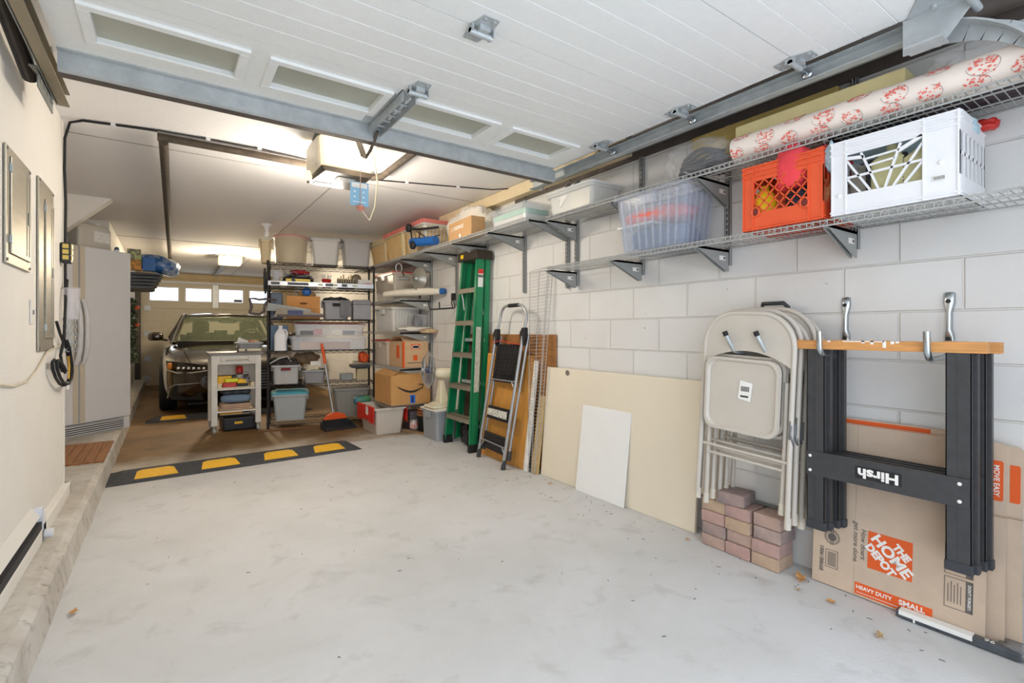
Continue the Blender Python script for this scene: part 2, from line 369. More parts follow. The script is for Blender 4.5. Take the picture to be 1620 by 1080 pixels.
h = MB(); h.prism([(1.90, .46), (2.06, .42), (2.10, .55), (2.08, .62), (1.9, .52)], 'z', -.004, 0); h.prism([(.44, 0), (.62, 0), (.62, -.12), (.52, -.13), (.44, -.03)], 'x', 2.063, 2.069); h.box(2.0, .50, -.128, 2.069, .60, -.122)
for p in ((1.93, .48), (1.99, .47), (2.04, .53)): h.cyl((p[0], p[1], -.004), (p[0], p[1], -.013), .009, n=6)
h.cyl((2.02, .44, -.03), (2.12, .44, -.03), .012); h.build('bottom_bracket', galv, D)
MB().box(X0, .40, .0, X1, .42, .045).build('weather_seal', black_rub, D)
# centre stile bracket + arm
h = MB(); h.box(.845, 2.05, -.05, .850, 2.50, 0); h.box(.905, 2.05, -.05, .910, 2.50, 0); h.box(.845, 2.05, -.006, .91, 2.50, 0)
h.box(.80, 2.10, -.004, .845, 2.46, 0)
for i in range(5): h.cyl((.843, 2.15+.07*i, -.02), (.915, 2.15+.07*i, -.02), .006, n=6)
h.build('operator_bracket', galv, D)
h = MB(); h.tube([(.88, 2.46, -.04), (.88, 2.56, -.10), (.88, 2.64, -.12), (.885, 2.70, -.10)], .009); h.bar((.885, 2.69, -.10), (.89, 2.80, .02), .035, .008); h.build('door_arm', brown_steel, D)
# tracks
def track(x, sgn, y0, y1, z, m, label):
    T = thing('door_track', label, 'door track', (0, 0, 0))
    pr = [(x-sgn*.025, z-.025), (x-sgn*.025, z-.029), (x+sgn*.012, z-.029), (x+sgn*.016, z-.025), (x+sgn*.016, z+.025), (x+sgn*.012, z+.029), (x-sgn*.025, z+.029), (x-sgn*.025, z+.025), (x+sgn*.011, z+.025), (x+sgn*.011, z-.025)]
    MB().prism(pr, 'y', y0, y1).build('rail', m, T)
    MB().box(x+sgn*.017, y0, z-.03, x+sgn*.021, y1, z+.03).build('stiffener', galv_dark, T)
    h = MB(); h.box(x+sgn*.022, y1-.1, z-.05, x+sgn*.026, y1-.06, 2.318); h.box(x+sgn*.022, 1.9, z-.03, x+sgn*.026, 1.94, 2.318); h.build('hanger', galv_dark, T)
    return T
TR = track(2.125, 1, .62, 2.80, 2.135, galv, 'galvanised door track under the ceiling along the right wall')
c = MB(); pts = []
for i in range(13):
    a = pi/2*i/12; pts.append((.62-.36*sin(a), 2.135-.36*(1-cos(a))))
pts += [(.26, 1.5), (.26, .05)]
def ribbon(m, pts, x0, x1, th):
    for (a, b), (c_, d) in zip(pts, pts[1:]):
        L_ = math.hypot(c_-a, d-b) or 1; nx, ny_ = -(d-b)/L_*th/2, (c_-a)/L_*th/2
        m.prism([(a-nx, b-ny_), (c_-nx, d-ny_), (c_+nx, d+ny_), (a+nx, b+ny_)], 'x', x0, x1)
ribbon(c, pts, 2.085, 2.145, .006)
def off(pts, o): return [(p[0]-o*sin(pi/2*min(i, 12)/12), p[1]-o*cos(pi/2*min(i, 12)/12)) for i, p in enumerate(pts)]
ribbon(c, off(pts, .03), 2.139, 2.145, .06)
c.build('curved_rail', galv, TR)
track(-.385, -1, .62, 2.96, 2.135, mat('tan oxidised track', s(150, 140, 118), .45, .5), 'tarnished door track beside the left wall')
h = MB(); h.box(-.415, 2.62, 2.05, -.411, 2.92, 2.13); h.box(-.44, 2.62, 2.126, -.41, 2.95, 2.13)
for i in range(4): h.cyl((-.409, 2.66+.07*i, 2.09), (-.418, 2.66+.07*i, 2.09), .01, n=8)
tag(h.build('track_bracket', galv_dark), 'perforated steel angle at the end of the left door track', 'bracket')
# torsion / spring tube by left wall
tag(MB().tube([(-.455, 1.2, 2.27), (-.45, 2.0, 2.24), (-.452, 2.4, 2.19), (-.455, 2.75, 2.13)], .028, 12).build('extension_spring', mat('black oiled steel', s(44, 38, 34), .35, .4, var=.2, scale=30)), 'dark door extension spring above the left track', 'spring')
tag(MB().tube([(2.29, .3, 2.20), (2.29, 2.22, 2.235)], .034, 14).build('extension_spring', brown_steel), 'brown door extension spring beside the right track', 'spring')
P_ = thing('cable_pulley', 'small brass coloured cable pulley under the right door track', 'pulley', (2.29, 2.30, 2.235))
MB().lathe([(.004, -.01), (.036, -.012), (.036, -.008), (.026, 0), (.036, .008), (.036, .012), (.004, .01)], (0, 0, 0), 'x').build('wheel', brass, P_); MB().box(-.016, -.008, 0, -.013, .008, .084).box(.013, -.008, 0, .016, .008, .084).build('fork', galv, P_)
a_ = MB(); a_.box(2.438, .3, 2.19, 2.449, 3.45, 2.25); a_.box(2.40, .3, 2.24, 2.438, 3.45, 2.25)
for i in range(11): a_.cyl((2.437, .5+.28*i, 2.215), (2.431, .5+.28*i, 2.215), .008, n=8)
tag(a_.build('wall_rail', brown_steel), 'long brown slotted steel rail high on the block wall', 'rail')
# ---- far overhead door ------------------------------------------------------------
tan_door = mat('far door skin', s(206, 196, 172), .6, var=.03, scale=20)
FD = thing('overhead_door', 'closed pale garage door at the far end with a row of bright windows', 'garage door', (0, 12.42, 0))
for z0, z1 in ((.03, .52), (.525, 1.045), (1.05, 1.57)):
    m = MB(); m.prism([(0, z0), (0, z0+.1), (.004, z0+.105), (0, z0+.11), (0, z0+.25), (.004, z0+.255), (0, z0+.26), (0, z1), (.04, z1), (.04, z0)], 'x', -.44, 2.12); m.build('door_section', tan_door, FD)
fw = [(-.29, .18), (.32, .77), (.92, 1.37), (1.51, 1.95)]
m = MB(); m.box(-.44, 0, 1.575, 2.12, .04, 1.74); m.box(-.44, 0, 2.0, 2.12, .04, 2.19); m.box(-.44, .036, -.005, 2.12, .06, 1.735); m.box(-.44, -.004, 0, 2.12, .04, .03)
xs = [-.44]+[v for p in fw for v in p]+[2.12]
for i in range(0, len(xs), 2): m.box(xs[i], 0, 1.74, xs[i+1], .04, 2.0)
top = m.build('door_section', tan_door, FD)
gl = mat('window glass', (1, 1, 1), .05, alpha=.12)
for a, b in fw:
    f = MB(); e = .02
    for q in ((a-e, 1.74-e, b+e, 1.74), (a-e, 2.0, b+e, 2.0+e), (a-e, 1.74, a, 2.0), (b, 1.74, b+e, 2.0)): f.box(q[0], -.012, q[1], q[2], .001, q[3])
    f.build('window_frame', white_pl, top); MB().box(a, .018, 1.74, b, .022, 2.0).build('pane', gl, top)
MB().box(1.2, -.002, 1.745, 1.36, .015, 1.80).build('sticker', ink_grey, top)
h = MB()
for z in (.55, 1.05, 1.57, .15): h.box(-.385, -.02, z-.05, -.28, 0, z+.05)
h.build('side_hinges', galv, FD)
h = MB(); h.box(.80, -.03, 1.6, .90, 0, 2.14); h.build('centre_stile', galv, FD)
tag(MB().cyl((-.40, 12.36, 2.12), (2.3, 12.36, 2.12), .022).build('torsion_bar', white_pl), 'white horizontal bar above the far garage door', 'bar')
struct(MB().box(-.53, 12.30, 0, -.44, 12.40, 2.2).build('trim_6', mat('dark door track', s(80, 70, 60), .6)))
# ================================================================ WALL SHELVING (right wall)
def wire_shelf(name, label, x0, x1, y0, y1, z, cat='shelf', step=.0254, m=None, group=None, lip=.026):
    m = m or shelf_grey
    T = thing(name, label, cat, (0, y0, z), group=group); ln = y1-y0
    d = MB(); n = int(ln/step)
    for i in range(n+1):
        y = ln*i/n; d.box(x0, y-.0013, -.0026, x1, y+.0013, 0)
        d.box(x0-.001, y-.0013, -lip, x0+.0015, y+.0013, 0)
    d.build('wire_deck', m, T)
    r = MB()
    for x in (x0, (x0*2+x1)/3, (x0+x1*2)/3, x1): r.tube([(x, 0, -.005), (x, ln, -.005)], .0032, 6)
    r.tube([(x0, 0, -lip), (x0, ln, -lip)], .0036, 6)
    r.build('support_wires', m, T)
    k = MB(); i = 0; y = 0
    while y < ln-.05:
        k.tube([(x0, y, -.003), (x0, y+.025, -lip)], .0016, 4); y += .0508
    k.build('front_lip', m, T)
    return T
wire_shelf('wire_shelf', 'long upper grey wire shelf carrying the printed roll and the clear flat storage box', 2.14, 2.44, .02, 2.66, 1.89)
wire_shelf('wire_shelf', 'lower grey wire shelf carrying the orange and white crates', 2.14, 2.44, .02, 2.70, 1.545)
wire_shelf('wire_shelf', 'deep grey wire shelf above the green ladder, carrying boxes and totes', 2.045, 2.44, 2.76, 6.6, 1.90)
for z, q in ((1.456, 'under the red-lidded clear tote'), (1.10, 'under the white ribbed tote'), (.70, 'under the kraft moving box')):
    wire_shelf('wire_shelf', 'short grey corner shelf '+q, 2.05, 2.44, 5.05, 6.7, z)
wire_shelf('wire_shelf', 'lowest short grey corner shelf, under the big cardboard box with a curved arrow', 1.96, 2.44, 5.03, 6.7, .305)
def upright(y, z0, z1, label):
    u = MB(); u.box(2.424, y-.0125, z0, 2.449, y-.0095, z1); u.box(2.424, y+.0095, z0, 2.449, y+.0125, z1)
    u.box(2.424, y-.0125, z0, 2.427, y-.004, z1); u.box(2.424, y+.004, z0, 2.427, y+.0125, z1); u.box(2.446, y-.0125, z0, 2.449, y+.0125, z1)
    n = int((z1-z0)/.03)
    for i in range(n): u.box(2.424, y-.004, z0+i*.03, 2.427, y+.004, z0+i*.03+.012)
    return tag(u.build('shelf_upright', bracket_grey), label, 'shelf upright', 'slotted shelf uprights on the block wall')
ups = [(.90, 1.455, 2.19, 'slotted grey upright below the white crate'), (1.49, 1.45, 2.19, 'slotted grey upright between the blue-tinted tote and the orange crate'), (2.07, 1.455, 2.19, 'slotted grey upright behind the blue-tinted tote'),
       (2.67, 1.43, 2.19, 'slotted grey upright at the lower shelf end, right one of the close pair'), (2.77, 1.42, 2.19, 'slotted grey upright, left one of the close pair near the lower shelf end'),
       (3.31, 1.42, 2.19, 'slotted grey upright to the right of the green ladder top'), (3.90, 1.42, 2.19, 'slotted grey upright behind the green ladder'), (4.48, 1.36, 2.19, 'slotted grey upright holding the double utility hook'),
       (5.08, .62, 2.19, 'long slotted grey upright at the near end of the corner shelves'), (5.42, 1.40, 2.19, 'slotted grey upright behind the metal work lamp')]
for u in ups: upright(*u)
def bracket(y, z, ln, label):
    T = thing('shelf_bracket', label, 'shelf bracket', (2.424, y, z-.03), group='grey shelf brackets on the block wall')
    b = MB(); b.prism([(0, .012), (-ln, .012), (-ln, .0), (-.02, -.10), (0, -.10)], 'y', -.011, -.008); b.prism([(0, .012), (-ln, .012), (-ln, .0), (-.02, -.10), (0, -.10)], 'y', .008, .011)
    b.box(-ln, -.011, .0, 0, .011, .012); b.build('arm', bracket_grey, T)
    l = MB(); l.box(-.085, -.0125, -.045, -.03, -.0112, -.022); s_ = l.build('sticker', paper, T)
    MB().box(-.050, -.0132, -.040, -.034, -.0126, -.027).build('print', ink_grey, s_)
    return T
for y, q in ((.90, 'under the white crate'), (1.49, 'under the gap between blue-tinted tote and orange crate'), (2.07, 'under the blue-tinted tote'), (2.67, 'at the left end of the lower shelf')):
    bracket(y, 1.545, .27, 'grey bracket of the lower wire shelf '+q)
for y, q in ((.90, 'above the white crate'), (1.49, 'above the gap left of the orange crate'), (2.07, 'above the blue-tinted tote'), (2.67, 'under the clear flat storage box')):
    bracket(y, 1.89, .27, 'grey steel bracket of the upper wire shelf '+q)
for y, q in ((2.77, 'at its right end'), (3.31, 'under the green-tinted box'), (3.90, 'just above the green ladder'), (4.48, 'between green ladder and metal work lamp'), (5.08, 'above the metal work lamp')):
    bracket(y, 1.90, .355, 'grey steel bracket of the deep shelf '+q)
for z, q in ((1.456, 'beneath the long paper wrapped roll'), (1.10, 'beneath the plastic bag'), (.70, 'behind the fan guard')):
    bracket(5.09, z, .36, 'grey steel bracket of a corner shelf '+q)
# ---- totes -------------------------------------------------------------------
def tote(name, label, cat, loc, lx, ly, h, m, taper=.88, rim=.018, lid=None, ribs=0, rotz=0, group=None, lidh=.02, handle=True, ribm=None, r=.03, flaps=None, lidname='lid'):
    """open box: lx, ly = top outer size, base at z=0"""
    T = thing(name, label, cat, loc, rotz, group)
    hx, hy = lx/2-rim, ly/2-rim; t = .003; b = MB()
    rings = [rr(hx*taper, hy*taper, r, 0), rr(hx, hy, r, h-.02), rr(hx+rim, hy+rim, r, h-.02), rr(hx+rim, hy+rim, r, h), rr(hx-t, hy-t, r, h), rr(hx*taper-t, hy*taper-t, r, .005)]
    b.loft(rings)
    b.build('bin', m, T, bevel=0)
    if ribs:
        k = MB(); rm = ribm or m
        for i in range(ribs):
            f = (i+.5)/ribs*2-1
            for sg in (-1, 1):
                k.bar((f*hx*taper*.9, sg*(hy*taper+.002), .01), (f*hx*.9, sg*(hy+.003), h-.03), .012, .006, up=(0, 1, 0))
        ny_ = max(1, int(ribs*ly/lx))
        for i in range(ny_):
            f = (i+.5)/ny_*2-1
            for sg in (-1, 1):
                k.bar((sg*(hx*taper+.002), f*hy*taper*.9, .01), (sg*(hx+.003), f*hy*.9, h-.03), .012, .006, up=(1, 0, 0))
        k.build('ribs', rm, T)
    if handle:
        for sg in (-1, 1): MB().box(sg*(hx+.001), -.06, h-.075, sg*(hx+rim+.004), .06, h-.018).build('handle', m, T, bevel=.004)
    if lid is not None:
        q = MB(); q.loft([rr(hx+rim+.004, hy+rim+.004, r, h+.001), rr(hx+rim+.004, hy+rim+.004, r, h+lidh*.6), rr(hx, hy, r, h+lidh*.6), rr(hx-.02, hy-.02, r, h+lidh)])
        q.build(lidname, lid, T)
    return T
def flatbox(x, y0, y1): pass
tote('storage_tote', 'bluish clear ribbed tote full of folded clothes on the lower wire shelf', 'storage tote', (2.285, 1.785, 1.547), .30, .52, .325, blue_clear, ribs=5, taper=.86)
bl = lambda nm, lb, ct, c, sz, m, seed, amp=.12, g=None: tag(MB().blob((0, 0, 0), sz, amp, seed).build(nm, m, loc=c), lb, ct, g)
bl('folded_clothes', 'blue cloth filling the bottom of the bluish clear tote', 'clothes', (2.285, 1.785, 1.625), (.22, .40, .13), cloth_blue, 1, .06)
bl('folded_clothes', 'coral red cloth on top of the blue cloth in the bluish tote', 'clothes', (2.28, 1.80, 1.745), (.24, .43, .09), mat('coral cloth', s(236, 120, 100), .9, var=.06), 2, .06)
tag(MB().box(-.10, -.13, 0, .10, .13, .012).build('folded_paper', paper, loc=(2.27, 1.90, 1.695)), 'white folded sheet between the cloths in the bluish tote', 'paper')
T = tote('storage_box', 'milky clear flat box with a handwritten label on the upper wire shelf', 'storage box', (2.285, 2.44, 1.893), .29, .46, .135, mat('milky flat box', s(230, 230, 226), .3, alpha=.55), lid=mat('milky lid', s(232, 232, 230), .35, alpha=.8), taper=.94, handle=False)
MB().prism([(.07, .05), (.10, .035), (.085, .09), (.115, .10), (.02, .115), (.02, .10)], 'x', -.1265, -.1255).build('paper_label', paper, T)
tag(MB().box(-.11, -.13, .005, .10, .05, .10).build('gold_package', mat('pale gold foil', s(240, 222, 160), .3, .4), loc=(2.285, 2.40, 1.90)), 'pale gold package inside the milky flat box', 'package')
T = tote('storage_box', 'clear shallow box with green and teal contents on the deep shelf', 'storage box', (2.24, 3.10, 1.903), .27, .52, .125, clear_pl, lid=clear_pl, taper=.95, handle=False)
tag(MB().box(-.10, -.21, .0, .10, .21, .055).build('folded_paper', paper, loc=(2.24, 3.10, 1.91)), 'stack of white sheets inside the green-tinted shallow box', 'paper')
tag(MB().box(-.105, -.215, .0, .105, .215, .035).build('green_folder', mat('mint green', s(150, 214, 184), .6), loc=(2.24, 3.10, 1.968)), 'mint green folder on the white sheets in the shallow clear box', 'folder')
# small cardboard carton with the bold word
T = thing('carton', 'small tan cardboard carton with white lettering in front of the white bag', 'carton', (2.125, 3.74, 1.902), -.05)
MB().box(-.065, -.22, 0, .065, .22, .155).build('box', card, T, bevel=.003)
text('CADENCE', ink_white, T, (-.0655, .02, .095), (0, -1, 0), (0, 0, 1), .042, bold=.0008)
MB().tube([(-.0658, .155+.012*cos(a), .095+.016*sin(a)) for a in [i*pi/5+.6 for i in range(9)]], .002, 5).build('logo', ink_white, T)
MB().cyl((-.0655, -.01, .02), (-.067, -.01, .02), .017, n=12).build('round_sticker', ink_white, T)
def bag_fn(c, sz, seed):
    return MB().blob((0, 0, 0), sz, .16, seed, nu=36, nv=22, freq=1.8)
T = thing('cloth_bag', 'crumpled white cloth bag behind the tan carton', 'bag', (2.31, 3.98, 1.905))
bag_fn(0, (.23, .64, .33), 11).build('body', cloth_white, T, loc=(0, 0, .145))
MB().tube([(-.05, -.1, .30), (-.06, -.05, .325), (-.05, .06, .33), (-.04, .12, .30)], .013, 8).build('handle', cloth_white, T)
# blue wheeled tool
T = thing('hand_cart', 'folded hand cart with blue tube and black wheels at the shelf edge', 'cart', (2.0, 4.44, 1.905))
MB().cyl((-.01, .14, .075), (.08, -.20, .055), .043, n=18).build('tube', blue_pl, T)
for p, nm in (((.0, .235, .21), 1), ((-.01, .11, .02), 2)):
    q = MB(); q.lathe([(.006, -.02), (.036, -.02), (.042, -.012), (.042, .012), (.036, .02), (.006, .02)], (0, 0, 0), 'x', 18); q.build('wheel', black_pl, T, loc=(p[0]-.02, p[1]-.03, p[2]+.02))
q = MB(); q.tube([(-.02, .205, .22), (.0, .0, .185), (.08, -.25, .17)], .012); q.tube([(.0, .205, .22), (0, .15, .06)], .008); q.tube([(.02, .1, .18), (.06, -.05, .10), (.10, -.25, .1)], .005); q.tube([(.02, .02, .17), (0, .0, .1)], .006); q.build('frame', black_pl, T)
# large translucent totes with hinged lids on the deep shelf
def lidded(loc, lx, ly, h, label, m, lidm, flare=True):
    T = tote('storage_tote', label, 'storage tote', loc, lx, ly, h, m, ribs=8, taper=.84, handle=False, group='translucent totes on the deep shelf', ribm=mat('amber rib', s(206, 168, 104), .3))
    q = MB(); n = 14; hx, hy = lx/2+.004, ly/2+.004
    # two hinged flaps meeting with an interlocking toothed seam
    pts0 = []; 
    for i in range(n+1):
        pts0.append((-hx+2*hx*i/n, .008 if i % 2 else -.008))
    q.loft([[(x, y, h+.03) for x, y in [(-hx, -hy), (hx, -hy)]+[(x, y-.001) for x, y in pts0[::-1]]], [(x, y, h+.036) for x, y in [(-hx, -hy), (hx, -hy)]+[(x, y-.001) for x, y in pts0[::-1]]]])
    q.loft([[(x, y, h+.03) for x, y in pts0+[(hx, hy), (-hx, hy)]], [(x, y, h+.036) for x, y in pts0+[(hx, hy), (-hx, hy)]]])
    for i in range(12):
        y = -hy+2*hy*(i+.5)/12; q.box(-hx-.004, y-.012, h-.004, -hx+.004, y+.012, h+.036)
    q.box(-hx, -hy, h-.002, -hx+.004, hy, h+.034); q.box(-hx, -hy-.002, h-.002, hx, -hy+.004, h+.034)
    q.build('hinged_lid', lidm, T); return T
lidded((2.25, 4.72, 1.903), .40, .52, .27, 'translucent tote with a coral hinged lid beside the white cloth bag', milky_pl, pink_pl)
lidded((2.25, 5.28, 1.903), .40, .54, .27, 'amber translucent tote with a pink toothed lid, second from the white bag', amber_pl, pink_pl)
lidded((2.26, 5.86, 1.903), .38, .54, .25, 'dim amber translucent tote at the far end of the deep shelf', amber_pl, amber_pl)
# ---- upper shelf goods ---------------------------------------------------------
T = thing('printed_roll', 'plastic wrapped roll with red flower prints along the upper wire shelf', 'roll', (2.205, 0, 1.952))
r_ = MB(); prof = []
for i in range(60):
    y = .18+1.12*i/59; rr_ = .057+.0025*noise.noise(Vector((y*9, 1, 0)))
    prof.append([(rr_*cos(t)*(1+.05*noise.noise(Vector((cos(t)*2, sin(t)*2, y*6)))), y, rr_*sin(t)*(1+.05*noise.noise(Vector((cos(t)*2, sin(t)*2, y*6))))) for t in [2*pi*k/24 for k in range(24)]])
r_.loft(prof, smooth=True).build('roll', mat('cream wrapping', s(240, 226, 214), .45, var=.02, bump=.1, bscale=20), T)
MB().lathe([(.002, 0), (.02, 0), (.02, -.004), (.05, -.004), (.057, .004)], (0, 1.302, 0), 'y').build('roll_end', paper, T)
fl = MB(); rings_ = MB(); random.seed(3)
def on_roll(y, t, rad=.0592): return (rad*cos(t), y, rad*sin(t))
def motif(yc, tc_, sc):
    for k in range(46):
        a = random.uniform(-1, 1)*.030*sc; b = random.uniform(-1, 1)*.022*sc
        if random.random() < .3 and b > 0: continue
        y = yc+a; t = tc_+b/.058; d = random.uniform(.0015, .0042)*sc; e = random.uniform(.002, .006)*sc
        fl.add([on_roll(y-e, t), on_roll(y, t-d/.058), on_roll(y+e, t), on_roll(y, t+d/.058)], [(0, 1, 2, 3)])
    pts = [on_roll(yc+.036*sc*cos(q), tc_+.026*sc*sin(q)/.058, .059) for q in [2*pi*i/22 for i in range(17)]]
    rings_.tube(pts, .0005, 4)
for i, yc in enumerate([1.26-.118*k for k in range(10)]):
    motif(yc, pi-.05-(.0 if i % 2 else .9), 1.15); motif(yc+.02, pi+(.55 if not i % 2 else .85), 1.0)
fl.build('flower_print', mat('coral print', s(232, 112, 98), .7), T)['kind'] = 'stuff'; rings_.build('ring_print', ink_grey, T)
pf = mat('crinkled clear film', s(235, 235, 235), .12, alpha=.22, bump=.6, bscale=18, var=.02)
def film(name, label, c, sz, seed, m=pf):
    return tag(MB().blob((0, 0, 0), sz, .18, seed, 34, 18, 2.0).build(name, m, loc=c), label, 'plastic wrap')
film('plastic_wrap', 'crinkled clear film over the far end of the printed roll', (2.25, .42, 2.0), (.16, .36, .12), 4)
for (x0, x1, y0, y1, z0, z1, lb, m) in ((2.285, 2.385, .68, 1.36, 1.975, 2.10, 'long cream cardboard box behind the printed roll', mat('cream card', s(228, 214, 160), .8, var=.04)),
                                       (2.39, 2.435, .95, 1.68, 2.02, 2.17, 'long mustard board box against the wall above the upper shelf', mat('mustard card', s(196, 172, 104), .8, var=.05))):
    tag(MB().box(x0, y0, z0, x1, y1, z1).build('long_box', m, bevel=.004), lb, 'box')
film('plastic_bag', 'clear plastic bag of dark cable beside the end of the printed roll', (2.24, 1.50, 1.965), (.24, .36, .16), 9, mat('bag film', s(205, 205, 205), .12, alpha=.2, bump=.6, bscale=16))['category'] = 'bag'
q = MB()
for i in range(5):
    q.tube([(2.24+.085*cos(t)*(1-.06*i), 1.50+.13*sin(t)*(1-.05*i), 1.915+.02*i+.01*sin(3*t+i)) for t in [2*pi*k/20 for k in range(20)]], .009, 6, closed=True)
tag(q.build('coiled_cable', black_pl), 'coil of dark cable inside the clear bag on the upper shelf', 'cable')
bl('folded_tarp', 'dark maroon and grey folded tarp lying on the upper shelf above the white crate', 'tarp', (2.36, .55, 1.925), (.14, .9, .06), mat('dark tarp', s(70, 56, 60), .6, var=.4, scale=12), 21, .1)
bl('folded_tarp', 'silvery plastic bundle at the right end of the upper shelf', 'tarp', (2.37, .20, 1.93), (.12, .3, .08), mat('silver film', s(180, 180, 182), .3, var=.2, scale=9), 23, .16)
# ---- milk crates ----------------------------------------------------------------
def crate_frame(T, L_, W_, H_, m, win, latt):
    """front faces -X. local: x depth 0..W, y 0..-L (rightwards), z up"""
    th = .006; (a, b, c, d) = win  # window y from a..b (right), z c..d
    f = MB()
    f.box(0, 0, 0, th, -L_, c); f.box(0, 0, d, th, -L_, H_); f.box(0, 0, c, th, -a, d); f.box(0, -b, c, th, -L_, d)
    for z in (.012, H_-.006, H_-.028, H_-.05): f.box(-.005, .002, z-.003, 0, -L_-.002, z+.003)
    for y in (.004, a-.004, b+.004, L_-.004): f.box(-.004, -y+.0025, 0, 0, -y-.0025, H_)
    f.build('front_panel', m, T)
    g = MB(); latt(g, a, b, c, d); g.build('front_lattice', m, T)
    k = MB()
    k.box(W_-th, 0, 0, W_, -L_, c); k.box(W_-th, 0, d, W_, -L_, H_); k.box(W_-th, 0, c, W_, -a, d); k.box(W_-th, -b, c, W_, -L_, d); k.build('back_panel', m, T)
    for y in (0, -L_+th):
        e = MB(); e.box(th, y, 0, W_-th, y-th, .07); e.box(th, y, H_-.07, W_-th, y-th, H_)
        n = 6
        for i in range(n+1):
            x = th+(W_-2*th)*i/n; e.box(x-.006, y, .07, x+.006, y-th, H_-.07)
        e.box(th, y, H_/2-.006, W_-th, y-th, H_/2+.006)
        for z in (.012, H_-.006, H_-.028): e.box(th, y+(.004 if y == 0 else 0), z-.003, W_, y-th-(.004 if y else 0), z+.003)
        e.build('side_panel', m, T)
    bt = MB(); n = 9
    for i in range(n+1):
        bt.box(th, -L_*i/n+.004, 0, W_-th, -L_*i/n-.004, .005); bt.box(th+(W_-2*th)*i/n-.003, 0, 0, th+(W_-2*th)*i/n+.003, -L_, .005)
    bt.build('bottom_grid', m, T)
T = thing('milk_crate', 'bright orange square milk crate with a diamond lattice front', 'crate', (2.135, 1.235, 1.549))
def diamonds(g, a, b, c, d):
    nn = 7; W_, H_ = b-a, d-c; st = W_/5
    for sgn in (1, -1):
        for i in range(-6, 12):
            y0 = a+i*st if sgn > 0 else b-i*st   # line going up
            # clip
            p = []
            x_at = lambda z: y0+sgn*(z-c)*.95
            zs = sorted([c, d, c+(a-y0)/(sgn*.95), c+(b-y0)/(sgn*.95)])
            zs = [z for z in zs if c-1e-6 <= z <= d+1e-6 and a-1e-6 <= x_at(z) <= b+1e-6]
            if len(zs) >= 2 and zs[-1]-zs[0] > .01: g.bar((.003, -x_at(zs[0]), zs[0]), (.003, -x_at(zs[-1]), zs[-1]), .005, .005, up=(1, 0, 0))
crate_frame(T, .335, .29, .285, orange_pl, (.052, .275, .075, .215), diamonds)
for y in (.06, .265):
    MB().tube([(-.003, -y+.017*cos(t), .078+.02*sin(t)) for t in [2*pi*i/16 for i in range(16)]], .004, 6, closed=True).build('round_boss', orange_pl, T)
    MB().cyl((-.001, -y, .078), (-.0035, -y, .078), .014).build('boss_hole', mat('dark orange recess', s(110, 36, 24), .7), T)
tag(MB().lathe([(.0, 0), (.045, 0), (.048, .01), (.048, .13), (.03, .165), (.018, .17), (.018, .19), (0, .19)]).build('bottle', yellow_pl, loc=(2.195, 1.165, 1.557)), 'yellow bottle at the left of the orange crate', 'bottle')
bl('cloth', 'coral pink cloth draped over the rim of the orange crate', 'cloth', (2.175, 1.035, 1.79), (.10, .13, .19), cloth_pink, 31, .13)
bl('cloth', 'crumpled pink cloth on top of the orange crate contents', 'cloth', (2.25, .98, 1.815), (.18, .26, .09), cloth_pink, 33, .14)
bl('work_glove', 'dark knitted glove behind the orange lattice', 'glove', (2.19, 1.00, 1.64), (.07, .12, .13), mat('dark knit', s(46, 50, 64), .9, var=.4, scale=25), 35, .2)
bl('sponge', 'mustard brown sponge on top of the orange crate', 'sponge', (2.32, 1.0, 1.845), (.13, .26, .05), mat('sponge', s(158, 128, 50), .95, var=.3, scale=30, bump=.5), 37, .08)
bl('rag', 'tan and red rag at the right of the orange crate', 'rag', (2.20, .93, 1.66), (.05, .07, .12), mat('tan rag', s(196, 130, 90), .9, var=.3, scale=18), 39, .2)
T = thing('milk_crate', 'white plastic crate with fan-shaped front bars holding bottles', 'crate', (2.135, .872, 1.549))
def fan_bars(g, a, b, c, d):
    W_, H_ = b-a, d-c
    def br_(p, q, w_=.007): g.bar((.004, -(a+p[0]*W_), c+p[1]*H_), (.004, -(a+q[0]*W_), c+q[1]*H_), w_, .008, up=(1, 0, 0))
    br_((0, .42), (1, .46), .008)
    br_((.20, .98), (.44, 0)); br_((.73, .98), (.53, 0)); br_((0, .85), (.33, 0)); br_((1, .85), (.64, 0)); br_((0, .40), (.19, 0)); br_((1, .42), (.78, 0))
    br_((.70, .80), (1, 1.02), .012); br_((0, .92), (.24, .86), .012)
    br_((.26, .80), (.68, .83), .006); br_((.30, .62), (.66, .66), .006)
crate_frame(T, .385, .295, .285, white_pl, (.055, .285, .075, .225), fan_bars)
q = MB(); q.box(-.0055, -.315, .06, -.004, -.350, .078)
for i in range(9): pass
q.build('barcode_label', paper, T)
q = MB()
for i in range(8): q.box(-.0062, -.318-.0038*i, .062, -.0056, -.3195-.0038*i, .074)
q.build('barcode', ink_black, T)
for y, z in ((.028, .075), (.335, .12)): MB().lathe([(.0, -.006), (.004, -.006), (.008, -.003), (.0095, 0)], (0, -y, z), 'x', 12).build('molding_boss', white_pl, T)
bott = mat('pale oily plastic', s(206, 200, 150), .3, alpha=.92)
for (y, x, h, lb) in ((.80, 2.24, .19, 'grey translucent bottle at the left of the white crate'), (.70, 2.22, .235, 'large pale yellow jug in the middle of the white crate'), (.60, 2.22, .22, 'pale yellow bottle at the right of the white crate')):
    B = tag(MB().loft([rr(.045 if y > .75 else .055, .036 if y > .75 else .056, .018, z) for z in (0, h*.75)]+[rr(.03, .03, .016, h*.88), rr(.016, .016, .012, h*.93), rr(.016, .016, .012, h)], smooth=True).build('bottle', bott if y < .75 else mat('greyish bottle', s(170, 164, 150), .35), loc=(x, y, 1.557)), lb, 'bottle')
